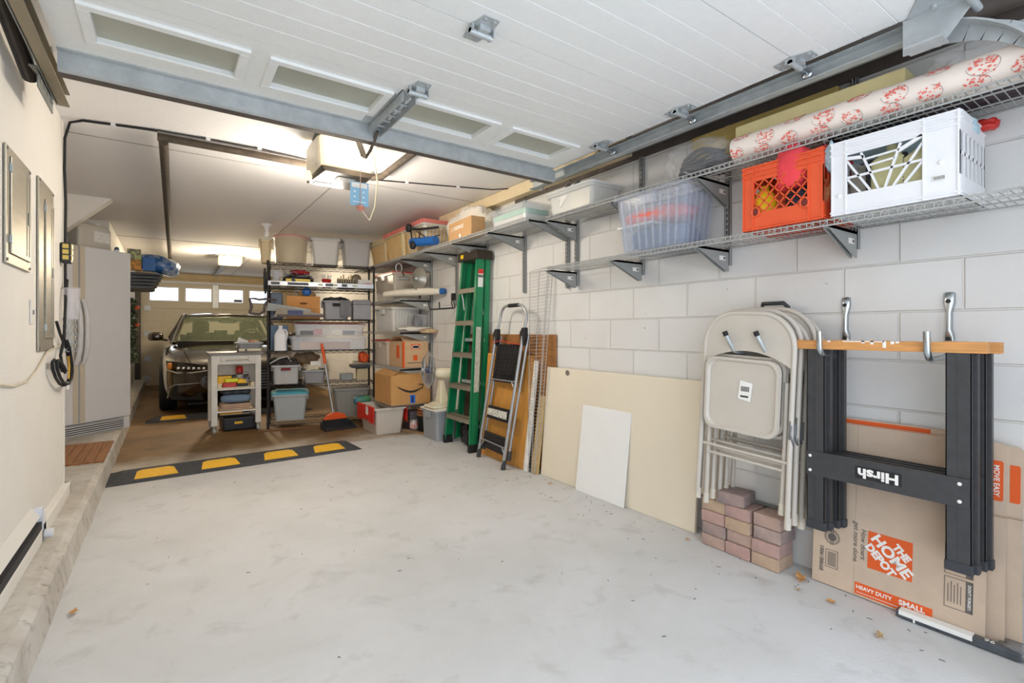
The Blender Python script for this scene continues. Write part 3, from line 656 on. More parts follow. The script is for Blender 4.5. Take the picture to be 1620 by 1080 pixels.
for (y, lb, m2, w_) in ((.755, 'slim black can with a yellow label in the white crate', yellow_pl, 'W'), (.652, 'black bottle with white lettering in the white crate', mat('navy label', s(40, 70, 110), .5), 'PRO')):
    B = thing('spray_can', lb, 'can', (2.185, y, 1.557)); MB().lathe([(0, 0), (.016, 0), (.016, .17), (.008, .19), (0, .19)]).build('body', black_pl, B); MB().lathe([(.0165, .03), (.0165, .06)]).build('label_band', m2, B)
    text(w_, ink_white if w_ == 'PRO' else ink_black, B, (-.0172, 0, .11 if w_ == 'PRO' else .045), (0, 0, 1) if w_ == 'PRO' else (0, -1, 0), (0, 1, 0) if w_ == 'PRO' else (0, 0, 1), .022)
bl('towel', 'pale blue towel hanging over the left edge of the white crate', 'towel', (2.30, .78, 1.822), (.26, .30, .05), cloth_sky, 41, .12)
bl('towel', 'pale blue towel end hanging beside the white crate corner', 'towel', (2.17, .884, 1.79), (.05, .035, .12), cloth_sky, 42, .2)
bl('towel', 'pale blue cloth at the right end of the white crate', 'towel', (2.32, .53, 1.815), (.16, .10, .06), cloth_sky, 43, .15)
bl('rag', 'red rag poking out of the white crate near the wall', 'rag', (2.40, .48, 1.835), (.05, .07, .04), red_pl, 44, .2)
# ================================================================ RIGHT WALL, LOW: folding chairs, sawhorses, boxes, boards, pavers
beige = mat('beige enamel', s(196, 188, 176), .38, var=.02)
beige_dark = mat('beige chair foot', s(204, 196, 180), .5)
H = thing('wall_hook', 'grey double-pronged storage hook carrying the folding chairs', 'hook', (2.449, 1.235, 1.03), WALLROT)
q = MB(); q.box(-.02, -.012, -.02, .02, 0, .17); q.tube([(-.062, -.012, .13), (-.062, -.03, .185), (-.05, -.05, .205), (.05, -.05, .205), (.062, -.03, .185), (.062, -.012, .13)], .010); q.build('back_plate', dark_pl, H)
for sx in (-.075, .075):
    MB().tube([(sx, -.01, -.03), (sx, -.20, -.032), (sx-.004, -.252, -.022), (sx-.012, -.272, .015), (sx-.024, -.284, .052)], .0095, 10).build('prong', galv, H)
    MB().cyl((sx-.0235, -.2835, .050), (sx-.0295, -.289, .070), .0115, n=12).build('rubber_tip', black_rub, H)
def folding_chair(loc, label, tilt):
    T = thing('folding_chair', label, 'folding chair', loc, group='beige folding chairs hanging on the hook', rot=(0, 0, WALLROT))
    T.rotation_euler = (0, tilt, WALLROT)
    hw = .212; Ht = .90; r = .15
    p = [(-hw-.01, -.004, .0), (-hw-.004, -.004, .3), (-hw, 0, Ht-r)]
    for i in range(1, 7): a = pi-pi/2*i/6; p.append((-hw+r+r*cos(a), 0, Ht-r+r*sin(a)))
    for i in range(0, 7): a = pi/2-pi/2*i/6; p.append((hw-r+r*cos(a), 0, Ht-r+r*sin(a)))
    p += [(hw, 0, .3), (hw+.005, -.004, .0)]
    MB().tube(p, .0115, 10).build('front_frame', beige, T)
    # rear legs
    x = hw-.028
    for sg in (-1, 1): MB().tube([(sg*x, .012, -.015 if sg < 0 else .05), (sg*x, .014, .30), (sg*(x-.004), .014, .60)], .0105, 10).build('rear_leg', beige, T)
    q = MB(); q.tube([(-x, .006, .215), (x, .006, .215)], .007); q.tube([(-hw, -.001, .255), (hw, -.001, .255)], .007); q.build('crossbars', beige, T)
    for sx, z in ((-hw-.01, 0), (hw+.005, 0), (-x, -.015), (x, .05)):
        MB().cyl((sx, 0 if abs(sx) > x+.01 else .012, z-.03), (sx, 0 if abs(sx) > x+.01 else .012, z+.02), .0145, .013, n=12).build('foot_cap', beige_dark, T)
    # back rest panel: between arc and concave lower edge
    pts = [];  n = 12; a0 = hw-.008; zb = .66
    up = []
    for i in range(n+1): a = pi-pi*i/n; up.append((cos(a)*(a0-.0) if True else 0, 0))
    top = [(-a0, zb)]+[(-a0, Ht-r)]
    for i in range(1, 7): a = pi-pi/2*i/6; top.append((-hw+r+(r-.008)*cos(a), Ht-r+(r-.008)*sin(a)))
    for i in range(0, 7): a = pi/2-pi/2*i/6; top.append((hw-r+(r-.008)*cos(a), Ht-r+(r-.008)*sin(a)))
    top += [(a0, zb)]
    low = [(a0-2*a0*i/n, zb+.065*sin(pi*i/n)**.8) for i in range(1, n)]
    MB().prism(top+low, 'y', -.005, .0).build('backrest', beige, T, bevel=.002)
    # seat pan, folded up : shallow tray
    cx, cz, sx_, sz_ = -.008, .518, .178, .172
    rings = [[(a, y, b) for a, b, _ in rr(sx_-e, sz_-e, .05, 0, cx, cz)] for e, y in ((0, -.012), (0, -.034), (.012, -.034), (.020, -.022), (.05, -.0205))]
    MB().loft(rings[::1], smooth=False).build('seat', beige, T)
    q = MB()
    for sg in (-1, 1): q.box(sg*hw-.004, -.012, .36, sg*hw+.004, .02, .44)
    q.build('hinge_links', galv_dark, T)
    return T
ch = folding_chair((2.195, 1.283, .285), 'frontmost beige metal folding chair with a price label on its seat', .045)
st_ = MB(); st_.prism([(.0, -.03), (.06, -.04), (.068, .045), (.008, .055)], 'y', -.0235, -.0228); 
lbl = st_.build('price_label', paper, ch, loc=(-.02, 0, .535))
q = MB()
for i in range(9): q.box(.014+.0045*i, -.0242, .005, .0165+.0045*i, -.0236, .028)
q.box(.012, -.0242, -.022, .05, -.0236, -.014); q.build('barcode', ink_black, lbl)
for k, (lb, dx) in enumerate((('second', .042), ('third', .084), ('fourth', .126), ('rearmost', .168))):
    c = copy_tree(ch); c.location = (2.195+dx+.003, 1.283-.010*k-.006, .285+(.012, -.01, .02, .0)[k])
    for x in list(c.children):
        if x.name.startswith('price_label'):
            for y in list(x.children): bpy.data.objects.remove(y)
            bpy.data.objects.remove(x)
    c['label'] = '%s beige folding chair of the hanging stack, counted from the front' % lb if lb != 'rearmost' else 'rearmost beige folding chair of the hanging stack, closest to the wall'
q = MB()
for k in range(3): q.tube([(2.19+.035*k, 1.048, .70), (2.175+.035*k, 1.045, .66), (2.195+.035*k, 1.042, .61), (2.20+.035*k, 1.046, .66), (2.205+.035*k, 1.05, .70)], .004, 6)
tag(q.build('tie_strap', cloth_grey), 'grey straps hanging on the right side of the folding chairs', 'strap')
# ---- sawhorse hooks
for y, lb in ((.94, 'left'), (.59, 'right')):
    Hk = thing('wall_hook', lb+' large zinc plated J-hook carrying the black sawhorses', 'hook', (2.449, y, 1.06), WALLROT, 'zinc hooks holding the sawhorses')
    q = MB(); prof = [(.19, .013, .004), (.185, .018, .01), (.15, .019, .014), (.11, .010, .016), (.05, .010, .018), (.02, .017, .014), (0, .016, .010), (-.02, .008, .006)]
    q.loft([[(a*cos(t), -max(d*sin(t), 0)-.0 if True else 0, z) for t in [2*pi*k/14 for k in range(14)]] for z, a, d in prof], smooth=True)
    q.build('back_plate', chrome, Hk)
    for z in (.155, .012): MB().cyl((0, -.013, z), (0, -.019, z), .008, n=10).build('bolt', black_pl, Hk)
    MB().tube([(0, -.008, -.01), (0, -.02, -.045), (0, -.06, -.058), (0, -.20, -.062), (0, -.235, -.055), (0, -.252, -.03), (0, -.255, .04)], .0115, 12).build('arm', chrome, Hk)
# ---- sawhorses
wood_o = mat('orange pine', s(206, 146, 84), .6, var=.18, scale=6, stretch=(1, 1.5, 28), detail=6)
steel_blk = mat('worn black enamel', s(62, 62, 63), .42, .1, var=.12, scale=30)
def sawhorse(loc, label):
    T = thing('sawhorse', label, 'sawhorse', loc, WALLROT, 'folded sawhorses hanging on the zinc hooks')
    b = MB(); n = 24; top = [( -.305+.61*i/n, .038+.004*noise.noise(Vector((i*.8, loc[0]*40, 0)))) for i in range(n+1)]
    b.prism([(-.305, 0), (.305, 0)]+top[::-1], 'y', 0, .036); bo = b.build('top_beam', wood_o, T, bevel=.002)
    q = MB()
    for x0 in (-.221, .232):
        for ly, dx in ((.002, 0), (.030, .010)):
            xx = x0+dx
            q = MB(); q.box(xx-.034, ly, -.72, xx+.034, ly+.002, 0); q.box(xx-.034, ly, -.72, xx-.031, ly+.024, 0); q.box(xx+.031, ly, -.72, xx+.034, ly+.024, 0)
            q.box(xx-.006, ly-.0015, -.72, xx-.003, ly, -.01)
            L_ = q.build('leg', steel_blk, T)
            MB().box(xx-.038, ly-.004, -.75, xx+.038, ly+.027, -.715).build('foot', dark_pl, L_, bevel=.004)
    for ly in (-.003, .028):
        q = MB(); q.box(-.255, ly, -.525, .262, ly+.002, -.425); q.box(-.255, ly, -.428, .262, ly+.014, -.425); q.box(-.255, ly, -.525, .262, ly+.014, -.522); cbx = q.build('cross_panel', steel_blk, T)
        if ly < 0: keep = cbx
    for x0 in (-.24, .236):
        for z in (-.445, -.505): MB().lathe([(0, -.0075), (.004, -.007), (.0065, -.004), (.0065, -.002)], (x0, -.001, z), 'y', 10).build('rivet', paper, T)
    return T, keep, bo
T, cp, bo = sawhorse((2.212, .742, 1.026), 'front folded black sawhorse with an upside-down white name on its crossbar')
text('Hirsh', ink_white, cp, (.0, -.0036, -.474), (-1, 0, 0), (0, 0, -1), .05, bold=.0019, sx=1.2)
q = MB(); q.box(-.075, -.0034, -.498, .075, -.0031, -.450); q.build('nameplate', mat('nameplate black', s(30, 30, 32), .4), cp)
q = MB()
for x, h in ((-.05, .008), (-.02, .012), (.02, .024), (.045, .01), (.06, .006), (-.17, .005)): q.box(x-.005, -.0006, .036-h, x+.006, -.0001, .037)
q.box(-.12, -.0006, .033, .02, -.0001, .037); q.build('paint_drips', paper, bo)
T2 = copy_tree(T); T2.location = (2.30, .725, 1.024); T2['label'] = 'rear folded black sawhorse between the front one and the block wall'
for x in list(T2.children):
    for y in list(x.children):
        if y.name.split('.')[0] in ('lettering', 'nameplate', 'paint_drips'): bpy.data.objects.remove(y)
# ---- flattened moving boxes --------------------------------------------------------
def flatbox_card(x, y, th_, w_, h_, lean, label, m=card_pale, dz=0, roll=0):
    T = thing('flattened_box', label, 'cardboard box', (x, y, .004+dz), group='flattened moving boxes against the wall')
    T.rotation_euler = (roll, lean, WALLROT) if False else (-lean, roll, WALLROT)
    return T
def sheet(T, w_, h_, cut=True, m=card_pale, z0=0, th_=.007):
    q = MB(); q.prism([(0, z0), (w_, z0), (w_, h_-.012), (w_-.012, h_), (.012, h_), (0, h_-.012)], 'y', -th_, 0); q.build('board', m, T)
    k = MB(); k.box(.0, -th_-.0006, .455, .06, -th_+.001, .458); k.box(w_-.10, -th_-.0006, .445, w_, -th_+.001, .448); k.box(.16, -th_-.0004, .0, .1605, -th_+.001, h_); k.box(0, -th_-.0004, .4515, w_, -th_+.001, .4525); k.build('creases', card_edge, T)
F1 = flatbox_card(2.352, 1.035, .01, .56, .70, .08, 'front flattened kraft moving box with an orange square logo')
sheet(F1, .565, .70)
yo = -.0082
UP, DN, RT, LF = (0, 0, 1), (0, 0, -1), (1, 0, 0), (-1, 0, 0)
q = MB(); q.prism([(.208, .128), (.356, .128), (.356, .276), (.208, .276)], 'y', yo, -.007); lg = q.build('printed_logo', ink_orange, F1)
dd = Vector((1, 0, -1)); uu = Vector((1, 0, 1)); c0 = Vector((.282, yo-.0003, .202))
for wtxt, off_, sz, sxx, sh in (('THE', .043, .037, .95, 0), ('HOME', .003, .055, 1.08, 0), ('DEPOT', -.042, .041, .98, 0)):
    o_ = c0+uu.normalized()*off_+dd.normalized()*{'THE': .012, 'HOME': .004, 'DEPOT': -.002}[wtxt]
    text(wtxt, ink_white, lg, o_, dd, uu, sz, bold=.0022, sx=sxx)
text('How doers\nget more done.', ink_grey, F1, (.178, yo, .215), DN, RT, .027, shear=.25)
text('1006188668', ink_grey, F1, (.036, yo, .105), DN, RT, .022, bold=.0004)
q = MB(); q.prism([(.165, .008), (.42, .008), (.42, .055), (.165, .055)], 'y', yo, -.007); bn = q.build('printed_banner', ink_orange, F1)
text('HEAVY DUTY', ink_white, bn, (.232, yo-.0003, .037), RT, UP, .0205, bold=.0006); text('SMALL', ink_white, bn, (.357, yo-.0003, .037), RT, UP, .027, bold=.0008, sx=1.05)
q = MB(); q.box(.172, yo-.0003, .016, .410, yo, .018); q.build('banner_rule', ink_white, bn)
def frame2(q, x0, z0, x1, z1, t=.0018):
    for r in ((x0, z0, x1, z0+t), (x0, z1-t, x1, z1), (x0, z0, x0+t, z1), (x1-t, z0, x1, z1)): q.box(r[0], yo, r[1], r[2], -.007, r[3])
q = MB(); frame2(q, .052, .075, .10, .150)
for i in range(12): q.box(.060, yo, .083+.005*i, .092, -.007, .0855+.005*i)
q.build('barcode', ink_grey, F1)
q = MB()
for r_ in (.029, .024): q.tube([(.075+r_*cos(t), yo+.001, .205+r_*sin(t)) for t in [2*pi*i/26 for i in range(26)]], .0013, 4, closed=True)
q.box(.070, yo, .172, .0725, -.007, .238); q.box(.0775, yo, .172, .080, -.007, .238)
q.prism([(.075+.017*cos(t), .205+.017*sin(t)) for t in [2*pi*i/18 for i in range(18)]], 'y', yo+.0004, -.007); q.build('recycling_mark', ink_grey, F1)
for z0, ttl in ((.085, 'DON\'T FORGET:'), (.205, 'PACKING TIPS')):
    q = MB(); frame2(q, .452, z0, .53, z0+.11); q.box(.512, yo, z0, .532, -.007, z0+.11)
    for k in range(5): q.box(.462+.009*k, yo, z0+.02, .464+.009*k, -.007, z0+.085+.01*(k % 2))
    cl = q.build('checklist', ink_grey, F1); text(ttl, ink_white, cl, (.522, yo-.0003, z0+.055), DN, RT, .012, bold=.0002)
q = MB(); frame2(q, .052, .30, .072, .40, .0012); q.build('small_frame', ink_grey, F1)
q = MB(); q.prism([(.30, .500), (.37, .490), (.37, .525), (.34, .535), (.30, .530)], 'y', yo, -.007); q.build('round_badge', ink_orange, F1)
F2 = flatbox_card(2.375, 1.0, .01, .60, .70, .06, 'second flattened moving box, showing its orange tag at the right edge')
sheet(F2, .575, .702)
q = MB(); q.prism([(.530, .50), (.562, .50), (.567, .505), (.567, .635), (.562, .64), (.530, .64)], 'y', yo, -.007); tg_ = q.build('orange_tag', ink_orange, F2); text('MOVE EASY', ink_white, tg_, (.549, yo-.0003, .57), DN, RT, .021, bold=.0004)
q = MB(); q.box(.10, yo, .688, .38, -.007, .70); q.build('orange_edge_print', ink_orange, F2)
F3 = flatbox_card(2.392, .99, .01, .62, .69, .045, 'rearmost flattened moving box, its tag half covered')
sheet(F3, .605, .695)
q = MB(); q.prism([(.572, .50), (.594, .50), (.598, .505), (.598, .625), (.594, .63), (.572, .63)], 'y', yo, -.007); q.build('orange_tag', ink_orange, F3)
F4 = flatbox_card(2.41, 1.02, .01, .5, .72, .03, 'taller flattened box with an orange printed upper edge behind the sawhorse')
sheet(F4, .545, .722); q = MB(); q.box(.09, yo, .700, .38, -.007, .716); q.build('orange_edge_print', ink_orange, F4)
q = MB(); q.box(.155, yo, .655, .168, -.007, .69); q.box(.172, yo, .655, .185, -.007, .69); q.build('code_print', ink_grey, F4); text('QUICK', ink_grey, F4, (.178, yo, .638), DN, RT, .014)
# tube package on the floor
T = thing('blind_package', 'long plastic wrapped package with a white label lying in front of the boxes', 'package', (2.318, .715, .02), 0)
T.rotation_euler = (0, 0, .03)
MB().box(-.018, -.34, -.016, .018, 0, .012).build('body', mat('dark wrapped film', s(74, 78, 84), .25, var=.2, scale=12), T, bevel=.005)
q = MB(); q.box(-.0185, -.22, -.004, .0185, -.01, .0132); q.box(-.019, -.06, -.0162, .019, -.054, .0135); q.build('label', paper, T)
text('96', ink_white, T, (-.004, -.262, .0135), (0, -1, 0), (1, 0, 0), .03)
bl('plastic_end', 'crumpled clear plastic end of a package by the wall', 'plastic wrap', (2.35, .36, .022), (.07, .14, .035), mat('crumple film', s(160, 160, 160), .2, alpha=.5, bump=.5, bscale=30), 51, .25)
# safety sensor
T = thing('door_sensor', 'black door safety sensor on a steel bracket low on the right wall', 'sensor', (2.40, .275, .27), WALLROT)
MB().prism([(-.035, -.045), (.03, -.06), (.04, .04), (.02, .06), (-.025, .05)], 'y', -.03, .01).build('housing', black_pl, T, bevel=.004)
MB().cyl((0, -.03, -.01), (0, -.033, -.01), .012).build('lens', galv, T); MB().cyl((.01, -.03, .03), (.01, -.034, .03), .006).build('indicator', mat('amber led', s(255, 180, 40), .4, emit=1.0), T)
MB().box(-.045, -.02, -.085, .05, .045, -.055).build('bracket', galv, T, bevel=.003)
# ---- pavers ---------------------------------------------------------------------------
pm = [mat('paver %s' % k, c, .92, var=.22, scale=9, bump=.35, bscale=110, col2=c2) for k, (c, c2) in enumerate(((s(184, 156, 142), s(160, 138, 130)), (s(178, 156, 146), s(142, 128, 124)), (s(186, 152, 142), s(164, 138, 130)), (s(166, 142, 134), s(130, 120, 118)), (s(190, 164, 138), s(172, 146, 126))))]
cols = [(1.475, 'far-left'), (1.343, 'middle'), (1.205, 'near-right')]
rows = ['bottom', 'second', 'third', 'top']
random.seed(12)
for ci, (y, cn) in enumerate(cols):
    for ri in range(4):
        o = MB().box(-.07, -.064, 0, .07, .064, .0595).build('paver', pm[(ci*2+ri*3+ri//2) % 5 if not (ri == 3 and ci != 1) else 4 if ci == 0 else 0], bevel=.006)
        o.location = (2.345+random.uniform(-.006, .006)+(.012 if ci == 2 and ri > 1 else 0), y+random.uniform(-.004, .004), .001+ri*.0605); o.rotation_euler = (0, 0, random.uniform(-.03, .03))
        rn = {0: 'lowest', 1: 'second from the floor', 2: 'third from the floor', 3: 'uppermost'}[ri]
        tag(o, 'reddish concrete paver, %s in the %s column of the pile' % (rn, cn), 'paver', 'concrete pavers in the small pile')
o = MB().box(-.07, -.066, 0, .07, .066, .0595).build('paver', pm[3], bevel=.006, loc=(2.338, 1.385, .2435), rotz=.12); tag(o, 'single loose reddish paver lying on top of the pile', 'paver', 'concrete pavers in the small pile')
q = MB().box(2.40, 1.05, .245, 2.44, 1.36, .249)
tag(q.build('steel_strip', galv_dark), 'thin printed metal strip on the pavers against the wall', 'strip')
# ---- leaning boards ---------------------------------------------------------------------
def lean_board(name, label, cat, y0, y1, xb, xt, h_, th_, m, group=None, z0=.001, yo0=0, yo1=0, bevel=.002):
    """board leaning on the wall: bottom front edge at xb, top front edge at xt; top shifted in y"""
    o = MB(); q = [(xb, y1, z0), (xb, y0, z0), (xt, y0+yo0, h_), (xt, y1+yo1, h_)]
    o.hexa([(xb, y0, z0), (xb+th_, y0, z0), (xb+th_, y1, z0), (xb, y1, z0)], [(xt, y0+yo0, h_), (xt+th_, y0+yo0, h_), (xt+th_, y1+yo1, h_), (xt, y1+yo1, h_)])
    return tag(o.build(name, m, bevel=bevel), label, cat, group)
cream_b = mat('cream melamine', s(228, 218, 198), .5, var=.015, scale=3)
bb = lean_board('panel', 'large cream panel with a round hole leaning on the block wall', 'panel', 1.635, 2.985, 2.352, 2.418, .825, .018, cream_b)
MB().cyl((2.4105, 2.745, .795), (2.4125, 2.745, .795), .02, n=18).build('grommet_hole', mat('hole grey', s(120, 112, 100), .8), bb)
lean_board('board', 'small white board leaning against the large cream panel', 'board', 2.12, 2.56, 2.322, 2.395, .585, .008, mat('white board', s(238, 238, 236), .4, var=.01))
oak = mat('golden oak veneer', s(200, 142, 66), .5, var=.14, scale=5, stretch=(1, 12, 1), detail=6)
lean_board('wooden_board', 'thick golden wooden board behind the aluminium step stool', 'board', 3.15, 3.80, 2.312, 2.385, .905, .040, oak)
lean_board('wooden_board', 'rounded brown wooden headboard high behind the step stool', 'board', 2.90, 4.22, 2.425, 2.43, 1.075, .018, mat('aged brown wood', s(150, 102, 54), .5, var=.2, scale=4, stretch=(1, 3, 10)), z0=.001, bevel=.006)
lean_board('board', 'tall white narrow board beside the golden board', 'board', 3.095, 3.145, 2.30, 2.41, .865, .016, mat('chipped white', s(226, 224, 218), .6, var=.1, scale=20))
lean_board('board', 'narrow pale plywood strip leaning left of the cream panel', 'board', 2.995, 3.075, 2.325, 2.405, .595, .015, mat('plywood', s(206, 176, 120), .7, var=.06, stretch=(1, 10, 1)))
T = thing('spare_wire_shelf', 'spare grey wire shelf standing on end against the wall', 'wire panel')
q = MB(); n = 60
P00, P01, P10, P11 = Vector((2.31, 3.085, .003)), Vector((2.31, 3.01, .003)), Vector((2.425, 3.22, 1.585)), Vector((2.40, 2.935, 1.60))
for i in range(n+1):
    f = i/n; a = P00.lerp(P10, f); b = P01.lerp(P11, f); q.tube([a, b, b+Vector((.028, -.005, 0))], .0014, 4)
q.build('cross_wires', shelf_grey, T)
q = MB()
for f in (0, .5, .93, 1): q.tube([P00.lerp(P01, f), P10.lerp(P11, f)], .0028, 5)
q.tube([P01+Vector((.028, -.005, 0)), P11+Vector((.028, -.005, 0))], .0028, 5); q.build('rails', shelf_grey, T)
# ---- aluminium step stool -------------------------------------------------------------------
T = thing('step_stool', 'folded aluminium three-step stool with black treads and a looped handrail', 'step stool', (-.012, 0, 0))
Lb, Lt = Vector((2.25, 3.72, .0)), Vector((2.345, 3.585, 1.06)); Rb, Rt = Vector((2.20, 3.26, .0)), Vector((2.335, 3.175, 1.07))
MB().tube([Lb+Vector((0, 0, .03)), Lt], .014, 10).build('front_rail', alu, T); MB().tube([Rb+Vector((0, 0, .03)), Rt], .014, 10).build('front_rail', alu, T)
sh = Vector((.042, -.015, .0))
MB().tube([Lb+sh+Vector((0, 0, .09)), Lt+sh], .012, 10).build('rear_rail', alu, T); MB().tube([Rb+sh+Vector((0, 0, .09)), Rt+sh], .012, 10).build('rear_rail', alu, T)
for p, d, zz in ((Lb, Lt-Lb, 0), (Rb, Rt-Rb, 0), (Lb+sh, Lt-Lb, .07), (Rb+sh, Rt-Rb, .07)):
    d = d.normalized(); p2 = p+Vector((0, 0, zz+.001)); MB().cyl(p2, p2+d*.075, .021, .016, n=10).build('foot', dark_pl, T)
def on(z): f = z/1.06; return Lb.lerp(Lt, f), Rb.lerp(Rt, f)
for z, hh, dk in ((.985, .31, 'top'), (.46, .10, 'mid'), (.235, .13, 'low')):
    a, b = on(z); a2, b2 = on(z-hh)
    ins = .022
    q = MB(); n = 9 if hh > .2 else 5
    A = a.lerp(b, ins/.4); B = b.lerp(a, ins/.4); A2 = a2.lerp(b2, ins/.4); B2 = b2.lerp(a2, ins/.4); off_ = Vector((.012, 0, 0))
    q.hexa([A2+off_, A2+off_*2.2, B2+off_*2.2, B2+off_], [A+off_, A+off_*2.2, B+off_*2.2, B+off_])
    for i in range(n+1): f = i/n; q.bar(A2.lerp(A, f)+off_*.8, B2.lerp(B, f)+off_*.8, .006, .008, up=(1, 0, 0))
    if hh > .2:
        for i in range(1, 10): f = i/10; q.bar(A2.lerp(B2, f)+off_*.8, A.lerp(B, f)+off_*.8, .004, .006, up=(1, 0, 0))
    tr_ = q.build('tread', black_pl, T)
    if dk == 'mid':
        l = MB(); l.hexa([A2.lerp(A, .25).lerp(B2, .04)+off_*.1, A2.lerp(A, .25).lerp(B2, .04)+off_*.3, B2.lerp(B, .25).lerp(A2, .12)+off_*.3, B2.lerp(B, .25).lerp(A2, .12)+off_*.1],
                         [A2.lerp(A, .8).lerp(B, .04)+off_*.1, A2.lerp(A, .8).lerp(B, .04)+off_*.3, B2.lerp(B, .8).lerp(A, .12)+off_*.3, B2.lerp(B, .8).lerp(A, .12)+off_*.1]); l.build('warning_label', mat('label speckle', s(200, 200, 190), .6, var=.5, scale=60), tr_)
q = MB()
for z in (.69, .165):
    a, b = on(z); q.tube([a, b], .007); a3, b3 = on(z-.07); q.tube([a.lerp(b, .16), a3], .005); q.tube([b.lerp(a, .16), b3], .005)
q.build('braces', alu, T)
hp = [Lt, Lt+Vector((.018, -.035, .13))]
mid0 = Lt+Vector((.018, -.035, .13)); mid1 = Rt+Vector((.02, -.02, .13)); zt = 1.315
for i in range(1, 8):
    f = i/8*pi/2; hp.append((mid0.x+.004, mid0.y-.10*(1-cos(f)), mid0.z+(zt-mid0.z)*sin(f)))
hp.append((mid0.x+.008, mid0.y-.12, zt)); hp.append((mid1.x, mid1.y+.10, zt))
for i in range(1, 8):
    f = i/8*pi/2; hp.append((mid1.x, mid1.y+.10*(1-sin(f)), mid1.z+(zt-mid1.z)*cos(f)))
hp += [mid1, Rt]
MB().tube(hp, .012, 10).build('handrail', alu, T)
MB().tube([(mid0.x+.006, mid0.y-.13, zt), (mid1.x, mid1.y+.11, zt)], .0165, 12).build('foam_grip', black_rub, T)
for p in (Lt, Rt): MB().prism([(p.y+.03, p.z-.03), (p.y-.012, p.z-.085), (p.y-.03, p.z-.02), (p.y-.028, p.z+.06), (p.y+.0, p.z+.06), (p.y+.03, p.z+.02)], 'x', p.x-.014, p.x+.028).build('knuckle', black_pl, T, bevel=.003)
a, b = on(1.0); MB().tube([a+Vector((-.016, .02, 0)), a.lerp(b, .3)+Vector((-.016, 0, .022)), a.lerp(b, .6)+Vector((-.016, 0, .0)), b+Vector((-.014, 0, -.015))], .004, 6).build('red_cord', red_pl, T)
# ---- green fibreglass step ladder -----------------------------------------------------------------
green = mat('green fibreglass', s(16, 128, 82), .35, var=.06, scale=20)
T = thing('step_ladder', 'tall green fibreglass step ladder folded against the block wall', 'step ladder')
def chan(m, b, t, w_, d_, face):   # C channel rail from b to t ; w along x (depth), flange along y
    b = Vector(b); t = Vector(t); W_ = Vector((w_, 0, 0)); F_ = Vector((0, face, 0)); th = .005; e = Vector((0, math.copysign(th, face), 0)); ex_ = Vector((th, 0, 0))
    for o0, dx_, dy_ in ((Vector((0, 0, 0)), W_, e), (Vector((0, 0, 0)), ex_, F_), (W_-ex_, ex_, F_)):
        p = [b+o0, b+o0+dx_, b+o0+dx_+dy_, b+o0+dy_]; q2 = [t+o0, t+o0+dx_, t+o0+dx_+dy_, t+o0+dy_]
        if dy_.y < 0: p = p[::-1]; q2 = q2[::-1]
        m.hexa(p, q2)
NB, NT = (2.235, 3.865, .02), (2.275, 3.80, 1.76); FB, FT = (2.245, 4.40, .02), (2.285, 4.11, 1.76)
m = MB(); chan(m, NB, NT, .078, .0, .032); m.build('front_rail', green, T); m = MB(); chan(m, FB, FT, .078, 0, -.032); m.build('front_rail', green, T)
NB2, NT2 = (2.345, 3.86, .04), (2.36, 3.80, 1.76); FB2, FT2 = (2.35, 4.36, .04), (2.365, 4.09, 1.76)
m = MB(); chan(m, NB2, NT2, .055, .0, .028); m.build('rear_rail', green, T); m = MB(); chan(m, FB2, FT2, .055, 0, -.028); m.build('rear_rail', green, T)
m = MB(); m.prism([(3.775, 1.75), (4.14, 1.75), (4.125, 1.835), (3.79, 1.835)], 'x', 2.255, 2.43); cap = m.build('top_cap', mat('brown black plastic', s(56, 46, 36), .5), T, bevel=.008)
MB().box(2.2535, 4.02, 1.775, 2.2548, 4.07, 1.81).build('yellow_emblem', yellow_pl, cap)
for i, z in enumerate((.30, .60, .90, 1.20, 1.50)):
    f = z/1.76; yn = NB[1]+(NT[1]-NB[1])*f+.006; yf = FB[1]+(FT[1]-FB[1])*f-.006; x = NB[0]+(NT[0]-NB[0])*f
    q = MB(); q.box(x+.001, yn, z-.045, x+.004, yf, z); q.box(x+.001, yn, z-.003, x+.078, yf, z)
    for k in range(5): q.box(x+.01+.015*k, yn, z, x+.016+.015*k, yf, z+.002)
    q.build('step', mat('dull step aluminium', s(150, 142, 126), .5, .5), T)
m = MB()
for z in (.22, .62, 1.02): f = z/1.76; m.box(2.36, NB2[1]+(NT2[1]-NB2[1])*f, z-.015, 2.366, FB2[1]+(FT2[1]-FB2[1])*f, z+.015)
m.tube([(2.31, 4.27, .88-.0), (2.30, 4.17, 1.49)], .004) if False else None
m.tube([(2.285, 4.12, 1.49), (2.285, 4.08, 1.40), (2.285, 4.06, 1.30)], .006); m.build('braces', galv, T)
for p in (NB, FB):
    MB().box(p[0]-.006, p[1]-(.005 if p is NB else .035), .001, p[0]+.084, p[1]+(.035 if p is NB else .005), .075).build('boot', black_rub, T)
def side_lbl(z0, z1, m_, y_=-.0008):
    q = MB(); 
    ya = NB[1]+(NT[1]-NB[1])*z0/1.76; yb = NB[1]+(NT[1]-NB[1])*z1/1.76; xa = NB[0]+(NT[0]-NB[0])*z0/1.76; xb = NB[0]+(NT[0]-NB[0])*z1/1.76
    q.hexa([(xa+.014, ya-.0018, z0), (xa+.014, ya-.0008, z0), (xa+.066, ya-.0008, z0), (xa+.066, ya-.0018, z0)], [(xb+.014, yb-.0018, z1), (xb+.014, yb-.0008, z1), (xb+.066, yb-.0008, z1), (xb+.066, yb-.0018, z1)][::1]); return q.build('label', m_, T)
side_lbl(.55, .93, mat('ladder label', s(196, 196, 180), .6, var=.25, scale=80)); side_lbl(.93, 1.14, MATS['ladder label']); side_lbl(1.50, 1.62, paper); side_lbl(1.62, 1.66, ink_red); side_lbl(1.585, 1.61, ink_black)
